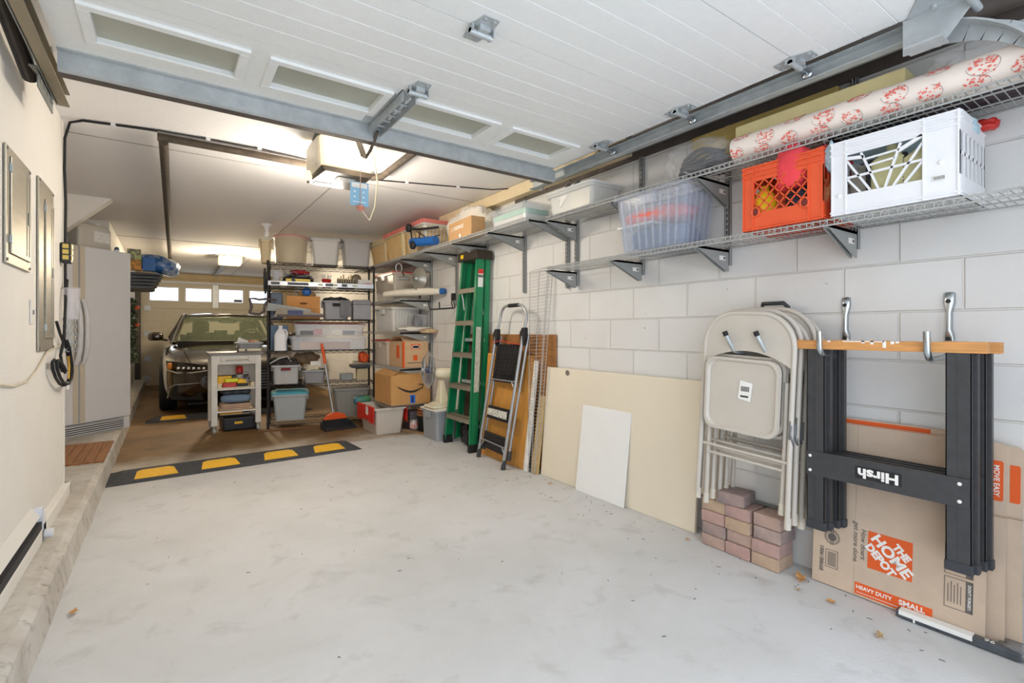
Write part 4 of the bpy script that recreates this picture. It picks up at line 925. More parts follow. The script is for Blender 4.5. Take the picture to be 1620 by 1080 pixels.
q = MB(); 
for dx in (.012, .05): q.box(NT[0]-.008+dx, 3.815, 1.24, NT[0]+.006+dx, 3.822, 1.50) if False else q.bar((2.275+dx*.6, 3.822, 1.50), (2.275+dx*1.6, 3.83, 1.25), .012, .004, up=(0, 1, 0))
q.box(2.268, 3.815, 1.49, 2.325, 3.824, 1.51); q.build('spreader', alu, T)
for i, (y_, z_, sz) in enumerate(((4.12, .12, (.07, .18, .22)), (3.97, .14, (.07, .14, .26)))):
    bl('bin_bag', ('crumpled black plastic bag on the floor behind the lower left of the green ladder', 'crumpled black plastic bag on the floor behind the lower right of the green ladder')[i], 'bag', (2.362, y_+.02, z_), sz, mat('black film', s(30, 28, 28), .25, bump=.6, bscale=20), 61+i, .2)
lean_board('dark_board', 'dark framed board standing behind the green ladder', 'board', 3.93, 4.30, 2.412, 2.412, 1.02, .010, mat('dark board', s(76, 62, 50), .5, var=.2))
# utility hook
T = thing('utility_hook', 'black double utility hook on the slotted upright beside the green ladder', 'hook', (2.42, 4.50, 1.40))
MB().tube([(-.005, 0, -.06), (-.25, .06, -.08), (-.26, .062, -.03), (-.262, .062, .02)], .008).tube([(-.15, .04, -.075), (-.155, .04, .0)], .007).build('arm', black_pl, T)
MB().tube([(-.005, -.02, -.06), (-.02, -.01, .02), (-.005, 0, .06), (-.02, .03, .0), (-.005, .03, -.06)], .006).box(-.03, -.02, .02, 0, .02, .09).build('mount', black_pl, T)
# leaves and litter
leafm = mat('dry leaf', s(196, 146, 88), .8, var=.2, scale=30); leafm2 = mat('pale dry leaf', s(186, 160, 120), .85)
random.seed(5)
def leaf(x, y, sz, label, m, a=0):
    q = MB(); pts = []; n = 11
    for i in range(n):
        t = 2*pi*i/n; r = sz*(.55+.45*(i % 2))*random.uniform(.8, 1.1); pts.append((r*cos(t)*1.3, r*sin(t)*.8, .006+random.uniform(0, .014)*sz/.03))
    q.add([(0, 0, .006)]+pts, [(0, i+1, (i+1) % n+1) for i in range(n)], False)
    o = q.build('dry_leaf', m, solid=.0006, loc=(x, y, .001), rotz=a); return tag(o, label, 'leaf', 'dry leaves on the garage floor')
leaf(2.30, 1.06, .036, 'large curled orange leaf between the pavers and the flattened boxes', leafm, .5)
leaf(2.19, 1.02, .014, 'small dry leaf bit on the floor left of the orange leaf', leafm2, 1)
leaf(2.20, .90, .020, 'pale dry leaf on the floor below the kraft box corner', leafm, 2)
leaf(2.25, 2.75, .018, 'tiny brown leaf by the foot of the cream panel', leafm, 2)
leaf(2.10, .70, .022, 'pale leaf on the floor in front of the orange banner', leafm2, .3)
leaf(1.62, .58, .03, 'grey dry leaf on the open floor at the bottom of the view', leafm2, .9)
leaf(-.30, 2.55, .022, 'dry orange leaf on the floor beside the curb', leafm, .9)
leaf(2.24, 1.60, .014, 'small reddish leaf on the floor left of the pavers', leafm, 1.7)
q = MB(); random.seed(9)
for i in range(150):
    y = random.uniform(.5, 5); x = random.uniform(-.2, 2.2) if random.random() < .35 else 2.36-abs(random.gauss(0, .22)); a = random.uniform(0, pi); l = random.uniform(.003, .010)
    if x > 2.33: continue
    q.bar((x-l*cos(a), y-l*sin(a), .0015), (x+l*cos(a), y+l*sin(a), .0015), .002, .0015)
tag(q.build('floor_litter', mat('litter', s(92, 84, 74), .9)), 'tiny twigs and dirt crumbs scattered over the pale floor', 'litter', kind='stuff')
# ================================================================ BLACK WIRE RACK AND ITS LOAD
RA = math.atan2(-.191, .9816)
def RK(x, y, z=0):
    return (.92+x*cos(RA)-y*sin(RA), 6.08+x*sin(RA)+y*cos(RA), z)
RL, RD = 1.15, .42
R_ = thing('wire_rack', 'tall black wire shelving rack with six shelves full of bins', 'shelving rack', RK(0, 0), RA)
for x, y in ((0, 0), (RL, 0), (0, RD), (RL, RD)):
    q = MB().cyl((x, y, .01), (x, y, 1.895), .0125, n=10); q.cyl((x, y, .0), (x, y, .012), .018, n=10)
    for z in (.08, .50, .88, 1.24, 1.61, 1.875): q.cyl((x, y, z-.03), (x, y, z+.005), .017, .015, n=10)
    q.build('post', black_wire, R_)
for z in (.08, .50, .88, 1.24, 1.61, 1.88):
    q = MB()
    for i in range(38): x = .02+(RL-.04)*i/37; q.box(x-.0014, 0, z-.003, x+.0014, RD, z)
    for y in (0, RD/3, RD*2/3, RD): q.tube([(0, y, z-.004), (RL, y, z-.004)], .003, 5)
    for y in (0, RD):
        q.tube([(0, y, z-.032), (RL, y, z-.032)], .0032, 5)
        n = 30; q.tube([(RL*i/n, y, z-.006 if i % 2 else z-.030) for i in range(n+1)], .0022, 4)
    for x in (0, RL):
        q.tube([(x, 0, z-.004), (x, RD, z-.004)], .003, 5); q.tube([(x, 0, z-.032), (x, RD, z-.032)], .003, 5); q.tube([(x, RD*i/10, z-.006 if i % 2 else z-.030) for i in range(11)], .002, 4)
    q.build('wire_shelf', black_wire, R_)
def rt(name, label, cat, x0, x1, y, dy, z, h, m, **k):
    """tote on rack: front face at local y"""
    return tote(name, label, cat, RK((x0+x1)/2, y+dy/2, z+.002), x1-x0, dy, h, m, rotz=RA, **k)
def rbox(name, label, cat, x0, x1, y, dy, z, h, m, parent=None, bevel=.003, group=None):
    o = MB().box(-(x1-x0)/2, -dy/2, 0, (x1-x0)/2, dy/2, h).build(name, m, bevel=bevel, loc=RK((x0+x1)/2, y+dy/2, z+.002), rotz=RA)
    return tag(o, label, cat, group)
# top
T = thing('round_tub', 'round clear tub with rosy lid on top of the black rack', 'tub', RK(.235, .20, 1.883), RA)
MB().lathe([(.155, 0), (.165, .02), (.178, .29), (.188, .29), (.190, .31), (.172, .31), (.160, .02), (0, .01)], n=28).build('body', mat('warm clear tub', s(238, 226, 196), .2, alpha=.45), T)
MB().lathe([(0, .335), (.10, .335), (.185, .325), (.194, .318), (.194, .30), (.188, .30)], n=28).build('lid', mat('rosy lid', s(226, 160, 164), .35, alpha=.6), T)
tag(MB().lathe([(0, 0), (.13, 0), (.14, .10), (.13, .16), (0, .2)]).build('yarn_bundle', mat('cream yarn', s(240, 230, 204), .9, bump=.5, bscale=20), loc=RK(.235, .20, 1.90)), 'cream bundle seen through the round clear tub', 'bundle')
rt('storage_tote', 'opaque pale grey tote on top of the black rack between round tub and clear tote', 'storage tote', .435, .778, .03, .38, 1.88, .30, mat('pale grey tote', s(204, 200, 192), .4, alpha=.9), ribs=3, lid=lgrey_pl)
rt('storage_tote', 'clear greyish tote at the right end of the rack top', 'storage tote', .79, 1.14, .03, .38, 1.88, .31, mat('smoky clear', s(198, 194, 190), .25, alpha=.55), ribs=3, lid=mat('smoky lid', s(170, 172, 176), .35, alpha=.85))
rt('storage_tote', 'small amber tote half hidden behind the round clear tub', 'storage tote', -.10, .035, .10, .26, 1.88, .26, amber_pl, ribs=3, lid=milky_pl)
# shelf 2 (z 1.61)
rt('storage_bin', 'small clear bin at the left end of the second rack shelf', 'storage bin', .02, .145, .05, .26, 1.61, .19, clear_pl)
bl('tool_bag', 'black and yellow soft tool case behind the spirit level', 'tool bag', RK(.31, .18, 1.69), (.34, .22, .14), black_pl, 71, .06)
tag(MB().box(-.13, -.004, 0, .13, .004, .045).build('yellow_case', yellow_pl, loc=RK(.31, .065, 1.66), rotz=RA), 'yellow tool case edge on the second rack shelf', 'tool case')
bl('rag', 'red fabric heap on top of the yellow and black tool case', 'rag', RK(.33, .15, 1.785), (.20, .16, .05), mat('dark red cloth', s(168, 40, 48), .9, var=.2, bump=.4), 73, .2)
q = MB(); q.tube([tuple(Vector(RK(.10+.36*i/10, .06, 1.79+.03*sin(i*1.7)-.006*i))) for i in range(11)], .005, 6); q.tube([tuple(Vector(RK(.16+.3*i/10, .08, 1.74+.012*cos(i*2.1)))) for i in range(11)], .006, 6)
tag(q.build('grey_cable', cloth_grey), 'loose grey cable across the second rack shelf', 'cable')
T = thing('spirit_level', 'long aluminium spirit level along the front of the second rack shelf', 'spirit level', RK(0, -.028, 1.613), RA)
MB().box(0, -.01, 0, 1.14, .012, .052).build('body', alu, T, bevel=.002)
q = MB()
for a, b in ((.03, .12), (.20, .42), (.60, .68), (.78, .84)): q.box(a, -.0112, .010, b, -.0102, .042)
q.build('print_band', mat('level print', s(70, 76, 78), .5, var=.5, scale=50), T)
q = MB()
for x in (.52, .68, .9): q.cyl((x, -.012, .026), (x+.05, -.012, .026), .009, n=8)
q.build('vials', mat('vial', s(190, 200, 140), .2), T)
T = thing('plastic_cup', 'red cup with white rim items on the second rack shelf', 'cup', RK(.615, .06, 1.612), RA)
MB().lathe([(0, 0), (.045, 0), (.055, .10), (.05, .10), (0, .02)]).build('body', red_pl, T); q = MB(); random.seed(2)
for i in range(6): a = i; q.cyl((.02*cos(a), .02*sin(a), .03), (.05*cos(a), .04*sin(a), .15), .008, n=6)
q.build('brush_handles', paper, T)
T = thing('tool_tray', 'black partitioned tray of small tools on the second rack shelf', 'tray', RK(.84, .10, 1.612), RA)
q = MB(); q.box(-.10, -.07, 0, .10, .07, .07); q.box(-.10, .05, .07, .10, .07, .12); q.build('tray', dark_pl, T)
q = MB(); 
for i in range(7): q.cyl((-.08+.026*i, .0, .06), (-.09+.03*i, .01, .13+.02*(i % 3)), .009, n=6)
q.build('tools', mat('tan grips', s(196, 176, 130), .6), T)
tag(MB().lathe([(0, 0), (.05, 0), (.06, .01), (.06, .03), (.05, .04), (0, .04)], axis='y').build('tape_roll', mat('brown tape', s(140, 126, 104), .4), loc=RK(.97, .2, 1.745), rotz=RA), 'round beige tape roll leaning on the second rack shelf', 'tape')
T = rbox('package', 'white carton with red lettering at the right end of the second rack shelf', 'package', .97, 1.12, .03, .12, 1.61, .11, paper); text('Power', ink_red, T, (0, -.061, .06), (1, .0, .12), (0, 0, 1), .05, bold=.001, shear=.2)
# shelf 3 (z 1.24)
rbox('storage_bin', 'slate blue bin at the left end of the third rack shelf', 'storage bin', .02, .145, .10, .25, 1.24, .30, mat('slate blue plastic', s(92, 104, 122), .5), bevel=.012)
T = rbox('file_box', 'orange-brown cardboard file box with a hand hole on the third rack shelf', 'file box', .19, .545, .05, .34, 1.24, .265, mat('file box card', s(206, 146, 84), .8, var=.05))
q = MB(); q.prism([(.045*cos(t)*(1 if abs(cos(t)) > .5 else 1)-.0, .18+.012*sin(t)) for t in [2*pi*i/16 for i in range(16)]], 'y', -.1715, -.1695); q.build('hand_hole', mat('hole brown', s(110, 70, 34), .9), T)
q = MB(); q.box(-.14, -.1708, .115, .15, -.1702, .118); q.box(-.01, -.1708, .075, -.006, -.1702, .115); q.box(-.14, -.1708, .075, -.02, -.1702, .080); q.box(.01, -.1708, .085, .14, -.1702, .088); q.build('printed_lines', ink_black, T)
bl('paper_bag', 'kraft paper packet standing behind the top edge of the file box', 'packet', RK(.40, .25, 1.54), (.20, .1, .08), mat('kraft', s(200, 170, 120), .9), 75, .1)
tag(MB().lathe([(.0, -.015), (.04, -.015), (.05, 0), (.04, .015), (0, .015)], axis='y').build('clamp', blue_pl, loc=RK(.40, .04, 1.56), rotz=RA), 'bright blue clamp hanging under the second rack shelf', 'clamp')
T = rt('storage_crate', 'grey open crate with a cloth over its edge on the third rack shelf', 'crate', .57, .885, .03, .36, 1.24, .22, grey_pl, taper=.93)
MB().box(-.045, -.178, .155, .045, -.165, .19).build('hand_slot', mat('slot dark', s(40, 40, 42), .8), T)
bl('grey_tools', 'dark tools heaped in the grey open crate on the third shelf', 'tools', RK(.72, .2, 1.47), (.26, .26, .08), dark_pl, 77, .2)
T = tag(MB().grid(lambda a, b: (-.058+.116*a, -.01+.006*sin(a*9)-(.0 if b < .8 else 0), .20*b+.003*sin(a*14+b*5)), 12, 12).build('hanging_cloth', cloth_grey, solid=.004, loc=RK(.825, .012, 1.27), rotz=RA), 'speckled grey cloth hanging over the front of the grey crate', 'cloth')
T = rbox('lidded_box', 'grey plastic box with a deep lid at the right of the third rack shelf', 'box', .915, 1.12, .03, .30, 1.24, .18, grey_pl, bevel=.006); MB().box(-.108, -.155, .18, .108, .155, .235).build('lid', mat('grey lid', s(136, 136, 140), .5), T, bevel=.006)
T = thing('blade_package', 'long blue and brown saw package lying along the third rack shelf', 'package', RK(.12, -.05, 1.262), RA)
MB().prism([(-.06, 0), (.46, 0), (.46, .04), (.30, .06), (.12, .10), (-.02, .10)], 'y', -.012, .03).build('card', mat('brown package', s(150, 140, 124), .6, var=.1), T)
MB().box(.08, -.0135, .03, .24, -.0122, .075).build('blue_label', mat('denim label', s(64, 76, 120), .6), T); MB().box(-.03, -.0135, .0, .46, -.0122, .028).build('print_band', mat('dark band', s(90, 76, 74), .6, var=.4, scale=60), T)
q = MB(); hp = [(-.14, .02), (-.11, .16), (-.13, .235), (-.09, .24), (-.05, .215), (.03, .225), (.14, .20), (.135, .18), (.06, .16), (.02, .10), (.0, .03), (-.06, .0)]
T = thing('hand_saw', 'hand saw with brown handle lying across the left rack post', 'saw', RK(-.06, -.032, 1.27), RA)
q.tube([(x, 0, z) for x, z in ((-.12, .03), (-.10, .10), (-.12, .19), (-.06, .19), (-.03, .18), (.05, .19), (.15, .18))], [.014, .016, .014, .012, .011, .012, .010], 8); q.tube([(x, 0, z) for x, z in ((-.12, .03), (-.03, .02), (.02, .05), (.03, .12), (.06, .17))], .014, 8); q.build('handle', mat('saw handle brown', s(84, 74, 70), .5), T)
MB().prism([(.05, .06), (.06, .15), (.5, .08), (.5, .05)], 'y', -.001, .001).build('blade', galv_dark, T)
for k, (y, z1) in enumerate(((.05, 1.84), (.20, 1.82))):
    T = thing('hand_saw', ('hand saw hanging on the left side of the black rack, front one', 'hand saw hanging on the left side of the black rack, rear one')[k], 'saw', RK(-.035, y, 1.27), RA)
    MB().prism([(-.045, z1-1.27-.28), (.03, z1-1.27-.28), (.02, .0), (-.03, .0)], 'x', -.001, .001).build('blade', galv_dark, T)
    MB().tube([(0, .0, z1-1.27-.28), (0, -.05, z1-1.27-.22), (0, -.05, z1-1.27-.1), (0, 0, z1-1.27-.04), (0, .03, z1-1.27-.12), (0, .03, z1-1.27-.25)], .012, 8).build('handle', dark_pl, T)
# shelf 4 (z .88)
T = thing('jug', 'white plastic jug with a side handle on the fourth rack shelf', 'jug', RK(.125, .06, .882), RA)
MB().loft([rr(.065, .06, .03, z) for z in (0, .01, .17)]+[rr(.05, .05, .03, .21), rr(.022, .022, .02, .25), rr(.022, .022, .02, .265)], smooth=True).build('body', white_pl, T)
MB().cyl((0, 0, .262), (0, 0, .285), .024, n=12).build('cap', white_pl, T); MB().tube([(.02, 0, .235), (.055, -.0, .235), (.07, 0, .20), (.062, 0, .12)], .010, 8).build('handle', white_pl, T)
rbox('storage_bin', 'steel blue box behind the white jug on the fourth rack shelf', 'storage bin', .02, .20, .20, .15, .88, .29, mat('steel blue box', s(104, 130, 160), .6))
bl('glove', 'black glove between the white jug and the flat clear boxes', 'glove', RK(.225, .10, .99), (.05, .08, .11), black_pl, 79, .15)
T = rt('storage_box', 'lower flat clear underbed box with a tan board inside on the fourth rack shelf', 'storage box', .21, 1.09, .0, .40, .88, .15, clear_pl, lid=clear_pl, taper=.97, handle=False)
rbox('tan_board', 'tan boxes inside the lower flat clear underbed box', 'carton', .33, .88, .04, .30, .885, .085, mat('salmon card', s(214, 176, 142), .8))
T = rt('storage_box', 'upper flat clear underbed box with a dark red lid on the fourth rack shelf', 'storage box', .25, 1.06, .01, .38, 1.05, .13, clear_pl, lid=mat('dark red lid', s(128, 34, 48), .4), taper=.97, handle=False, lidh=.012)
random.seed(4)
for i, (x, w_, m_, lb) in enumerate(((.40, .14, cloth_grey, 'grey bundle'), (.52, .10, red_pl, 'small red packet'), (.73, .13, paper, 'white label card'), (.86, .14, dark_pl, 'dark tool bundle'))):
    rbox('tool_packet', lb+' seen through the upper flat clear box', 'packet', x-w_/2, x+w_/2, .03+.015*(i % 2), .04, 1.057, .05+.02*(i % 3), m_)
rbox('cardboard_sheet', 'tan cardboard sheet lying under the third rack shelf', 'cardboard', .30, 1.0, .15, .25, 1.187, .018, card)
# shelf 5 (z .50)
T = rt('storage_crate', 'light grey stacking crate with hand slot on the fifth rack shelf', 'crate', .03, .335, -.01, .38, .50, .215, lgrey_pl, taper=.93)
MB().box(-.05, -.183, .155, .05, -.168, .185).build('hand_slot', mat('dark red slot', s(120, 40, 44), .8), T)
bl('tangled_gear', 'dark tangled gear heaped on the light grey stacking crate', 'gear', RK(.16, .16, .745), (.30, .30, .10), mat('dark gear', s(52, 46, 44), .8, var=.6, scale=14), 81, .25)
q = MB(); q.tube([RK(.02, .0, .74), RK(.12, .0, .80), RK(.20, .02, .815), RK(.24, .04, .745)], .008)
tag(q.build('bent_tube', lgrey_pl), 'pale bent tube poking out of the heap on the grey crate', 'tube')
bl('cloth', 'rolled brown cloth behind the grey stacking crate', 'cloth', RK(.40, .33, .775), (.30, .12, .14), mat('brown roll', s(140, 118, 90), .9, var=.3, scale=20), 83, .12)
T = rt('storage_bin', 'shallow grey bin with crumpled papers on the fifth rack shelf', 'storage bin', .35, .62, -.005, .34, .50, .15, grey_pl, taper=.86)
bl('crumpled_paper', 'crumpled cream paper in the shallow grey bin', 'paper', RK(.45, .14, .67), (.18, .22, .07), mat('cream paper', s(220, 210, 180), .9, bump=.5), 85, .2)
tag(MB().box(-.06, -.003, 0, .06, .003, .10).build('picture_card', paper, loc=RK(.50, .10, .65), rotz=RA+.3), 'small white picture frame standing in the shallow grey bin', 'frame')
rbox('metal_part', 'dull metal fittings on the fifth rack shelf', 'fittings', .77, .92, .10, .08, .505, .09, galv_dark, bevel=.01)
rbox('carton', 'small cream carton at the right of the fifth rack shelf', 'carton', .97, 1.10, .12, .16, .505, .14, mat('cream carton', s(200, 186, 150), .8))
bl('net_bag', 'orange net bag on the rack by the corner post', 'bag', RK(1.05, .18, .78), (.12, .12, .13), mat('orange net', s(226, 90, 40), .7, var=.3, scale=30), 87, .2)
rbox('black_case', 'flat black case under the orange net bag', 'case', .90, 1.12, .08, .28, .655, .035, black_pl)
# shelf 6 (z .08)
T = rt('storage_tote', 'clear tote with a teal lid on the lowest rack shelf', 'storage tote', .03, .42, .01, .38, .08, .30, mat('greyish clear tote', s(200, 206, 206), .25, alpha=.7), ribs=2, lid=teal_pl, taper=.86, lidh=.035)
rt('storage_tote', 'dusky grey tote at the right end of the lowest rack shelf', 'storage tote', .69, 1.12, .05, .36, .08, .33, mat('dusky tote', s(150, 148, 140), .4, alpha=.9), ribs=5, taper=.86, lid=mat('dusky lid', s(120, 116, 108), .5))
bl('book_pile', 'green and blue toy packaging behind the red-flapped tote', 'toy', (1.86, 5.72, .30), (.20, .10, .10), mat('toy print', s(60, 120, 150), .5, col2=s(90, 150, 70), scale=16), 89, .1)
tag(MB().box(-.30, -.005, 0, .55, .03, .02).build('wooden_strip', mat('brown strip', s(120, 84, 54), .8), loc=RK(.2, -.10, .001), rotz=RA), 'brown wooden strip on the floor under the rack front', 'wood strip')
tag(MB().box(.0, -.04, 0, .62, .06, .004).build('door_mat', mat('brown mat', s(130, 98, 66), .95, var=.25, scale=30, stretch=(1, 8, 1)), loc=RK(.06, -.02, .001), rotz=RA), 'thin brown striped mat on the floor before the black rack', 'mat')
# ================================================================ CORNER SHELVES
tote('storage_tote', 'clear tote with a bright red lid on the top corner shelf', 'storage tote', (2.245, 5.60, 1.460), .37, .66, .30, mat('warm clear tote', s(206, 196, 180), .3, alpha=.75), ribs=0, lid=mat('red tote lid', s(206, 60, 60), .4), taper=.92)
T = thing('paper_roll', 'long paper wrapped roll with a blue end on the corner shelf', 'roll', (2.10, 5.20, 1.515), 0)
MB().tube([(-.10, .16, 0), (-.02, .0, .01), (.06, -.10, .012), (.20, -.33, .015), (.29, -.46, .012)], [.03, .038, .04, .04, .03], 12).build('wrapping', mat('cream wrapping paper', s(230, 222, 204), .7, bump=.4, bscale=14), T)
MB().cyl((.285, -.455, .012), (.315, -.50, .012), .034, .03, n=12).build('blue_end', blue_pl, T)
T = thing('work_lamp', 'aluminium clamp work lamp hanging at the corner shelf', 'work lamp', (2.13, 5.02, 1.70))
M_ = Matrix.Rotation(radians(-78), 4, 'Y') @ Matrix.Rotation(radians(14), 4, 'X')
q = MB(Matrix.Translation((.06, .0, -.02)) @ Matrix.Rotation(radians(100), 4, 'X') @ Matrix.Rotation(radians(28), 4, 'Y')); q.lathe([(.028, -.06), (.03, .0), (.05, .02), (.09, .04), (.122, .085), (.128, .088), (.118, .082), (.085, .035), (.045, .015)], n=28); q.build('reflector', mat('spun aluminium', s(206, 200, 186), .3, .6), T)
MB().cyl((-.09, .05, -.03), (.03, .02, -.025), .02, n=12).build('socket', galv_dark, T)
MB().tube([(-.09+.035*cos(t), .03, .08+.05*sin(t)) for t in [2*pi*i/14 for i in range(14)]], .006, 6, closed=True).build('clamp_ring', galv, T)
MB().tube([(-.06, .03, .06), (-.03, .03, .0)], .008).build('clamp_jaw', black_pl, T)
tote('storage_tote', 'white ribbed tote with no lid on the middle corner shelf', 'storage tote', (2.245, 5.62, 1.104), .37, .62, .27, mat('white ribbed', s(214, 212, 206), .4), ribs=8, taper=.9, ribm=mat('rib shade', s(196, 194, 188), .4))
rboxm = tag(MB().box(-.07, -.10, 0, .07, .10, .19).build('clear_box', clear_pl, bevel=.01, loc=(2.33, 5.22, 1.104)), 'small clear box beside the white ribbed tote', 'box')
bl('cable_pack', 'tangle of black parts inside the small clear box', 'parts', (2.32, 5.22, 1.20), (.09, .12, .15), black_pl, 91, .3)
bl('plastic_bag', 'crumpled white plastic bag at the front of the middle corner shelf', 'bag', (2.26, 5.10, 1.125), (.34, .20, .05), mat('crumpled white plastic', s(222, 216, 204), .4, bump=.6, bscale=16), 92, .25)
bl('paper_bag', 'tan crumpled paper bag hanging over the edge of the middle corner shelf', 'bag', (2.36, 4.98, 1.10), (.18, .10, .05), mat('tan bag', s(196, 170, 136), .8, var=.3, scale=20), 93, .25)
tote('storage_tote', 'clear ribbed tote with a red hinged lid on the third corner shelf', 'storage tote', (2.235, 5.72, .704), .36, .52, .28, mat('cream ribbed', s(212, 200, 182), .4, alpha=.92), ribs=8, taper=.9, lid=red_pl, ribm=mat('rib shade 2', s(188, 176, 160), .4))
T = thing('moving_box', 'kraft moving box with an oval hand hole and orange squares on the corner shelf', 'cardboard box', (2.245, 5.27, .704))
kb = mat('moving box card', s(204, 170, 132), .85, var=.04, scale=18)
q = MB(); q.box(-.15, -.20, 0, .15, .20, .285); q.build('box', kb, T)
q = MB(); q.hexa([(-.15, -.20, .285), (.15, -.20, .285), (.15, -.19, .289), (-.15, -.19, .289)], [(-.12, -.05, .33), (.14, -.05, .33), (.14, -.045, .334), (-.12, -.045, .334)]); q.hexa([(-.15, .19, .285), (.15, .19, .285), (.15, .20, .289), (-.15, .20, .289)], [(-.15, .06, .335), (.15, .06, .335), (.15, .065, .339), (-.15, .065, .339)]); q.build('flaps', kb, T)
q = MB(); q.box(-.151, -.2015, 0, -.13, -.2002, .285); q.box(-.1515, -.2015, 0, -.1502, -.18, .285); q.box(-.055, -.2015, .20, .055, -.2005, .255); q.prism([(-.03, .075), (.02, .075), (.02, .135), (-.03, .135)], 'y', -.2015, -.2005); q.box(-.1515, -.10, .10, -.1505, -.02, .24); q.build('orange_print', ink_orange, T)
q = MB(); q.prism([(.042*cos(t), .225+.014*sin(t)) for t in [2*pi*i/18 for i in range(18)]], 'y', -.2035, -.2022); hh = q.build('hand_hole', mat('hole black', s(30, 24, 20), .9), T)
MB().prism([(.05*cos(t), .225+.021*sin(t)) for t in [2*pi*i/18 for i in range(18)]], 'y', -.2022, -.2012).build('hand_hole_ring', ink_white, T)
q = MB(); q.box(-.10, -.2012, .045, .13, -.2003, .055); q.build('text_line', ink_grey, T)
T = thing('shipping_box', 'large brown cardboard box with a black curved arrow and blue tape', 'cardboard box', (2.165, 5.27, .309))
q = MB(); bx = mat('shipping card', s(198, 150, 92), .85, var=.05, scale=14); q.box(-.22, -.24, 0, .235, .26, .315); q.build('box', bx, T)
q = MB(); q.hexa([(-.22, -.235, .315), (.235, -.235, .315), (.235, -.23, .318), (-.22, -.23, .318)], [(-.10, -.13, .345), (.235, -.10, .36), (.235, -.095, .363), (-.10, -.125, .348)]); q.hexa([(-.22, -.24, .315), (-.21, -.24, .315), (-.21, .26, .315), (-.22, .26, .315)], [(-.14, -.2, .35), (-.13, -.2, .35), (-.13, .2, .37), (-.14, .2, .37)]); q.build('flaps', bx, T)
q = MB(); pts = [(-.155+.29*f, -.2425, .20-.075*sin(pi*f*.82)+.02*f) for f in [i/16 for i in range(17)]]
q.tube([p for p in pts], [.002+.010*sin(pi*i/16)**.8 for i in range(17)], 6); ax, _, az_ = pts[-1]
q.tube([(ax-.045, -.2425, az_+.032), (ax+.012, -.2425, az_+.028), (ax-.0, -.2425, az_-.03)], [.004, .008, .003], 6); q.build('arrow_logo', ink_black, T)
MB().box(-.005, -.2425, .01, .055, -.2405, .10).build('blue_tape', mat('blue tape', s(50, 120, 210), .6), T); MB().box(.012, -.2432, .02, .034, -.2426, .09).build('tape_writing', mat('navy ink', s(20, 40, 110), .6), T)
# ---- floor clutter in the corner
T = tote('storage_tote', 'open grey-white floor tote with bright red hanging lid flaps', 'storage tote', (1.955, 5.335, .002), .36, .58, .285, mat('off white tote', s(204, 196, 184), .45), taper=.85, handle=False)
q = MB(); hx = .18
def flap(side):
    q = MB(); x = side*(hx+.002); n = 8; pts = [(-.27, .285), (.27, .285)]
    for i in range(n*2+1): f = i/(n*2); pts.append((.27-.54*f, .115+(.03 if i % 2 else 0)+(.02 if 5 < i < 12 else 0)))
    q.prism([(a, b) for a, b in pts], 'x', x, x+side*.006)
    for i in range(12): yy = -.27+.54*(i+.5)/12; q.box(x-side*.01, yy-.012, .283, x+side*.010, yy+.012, .298)
    return q
f1 = flap(-1).build('lid_flap', mat('bright red flap', s(216, 48, 34), .4), T); flap(1).build('lid_flap', MATS['bright red flap'], T)
MB().box(-.1905, -.10, .20, -.1885, -.03, .30).build('paper_tag', paper, T)
T = thing('push_broom', 'orange and black broom with a steel handle standing in its dustpan', 'broom', (0, 0, 0))
b0, b1 = Vector((1.56, 5.80, .13)), Vector((1.46, 5.93, .96))
MB().tube([b0, b1.lerp(b0, .12)], .0125, 10).build('handle', alu, T); MB().tube([b1.lerp(b0, .28), b1.lerp(b0, .1), b1], [.015, .018, .012], 10).build('grip', mat('orange grip', s(228, 88, 30), .5), T)
MB().prism([(-.13, 0), (.13, 0), (.10, .05), (.02, .075), (-.02, .075), (-.09, .05)], 'y', -.02, .03).build('head', MATS['orange grip'], T, loc=(1.575, 5.79, .10), rotz=.1)
MB().prism([(-.15, -.085), (.15, -.085), (.13, .01), (-.13, .01)], 'y', -.025, .035).build('bristles', black_rub, T, loc=(1.575, 5.79, .09), rotz=.1)
T = thing('dustpan', 'wide black dustpan lying on the floor in front of the black rack', 'dustpan', (1.585, 5.70, .002), .12)
MB().hexa([(-.18, -.09, 0), (.18, -.09, 0), (.16, .10, 0), (-.16, .10, 0)], [(-.18, -.09, .006), (.18, -.09, .006), (.16, .10, .02), (-.16, .10, .02)]).build('pan', dark_pl, T)
q = MB(); q.box(-.165, .095, 0, .165, .105, .08)
for sx in (-1, 1): q.hexa([(sx*.175, -.09, 0), (sx*.182, -.09, 0), (sx*.165, .10, 0), (sx*.158, .10, 0)][::1 if sx > 0 else -1], [(sx*.175, -.09, .02), (sx*.182, -.09, .02), (sx*.165, .10, .08), (sx*.158, .10, .08)][::1 if sx > 0 else -1])
q.build('rim', dark_pl, T)
T = tote('storage_tote', 'clear grey floor tote with a cream lid under the desk fan', 'storage tote', (2.305, 4.625, .002), .26, .39, .30, mat('grey clear floor tote', s(170, 174, 180), .25, alpha=.72), ribs=0, lid=mat('cream lid', s(226, 222, 208), .5), taper=.93)
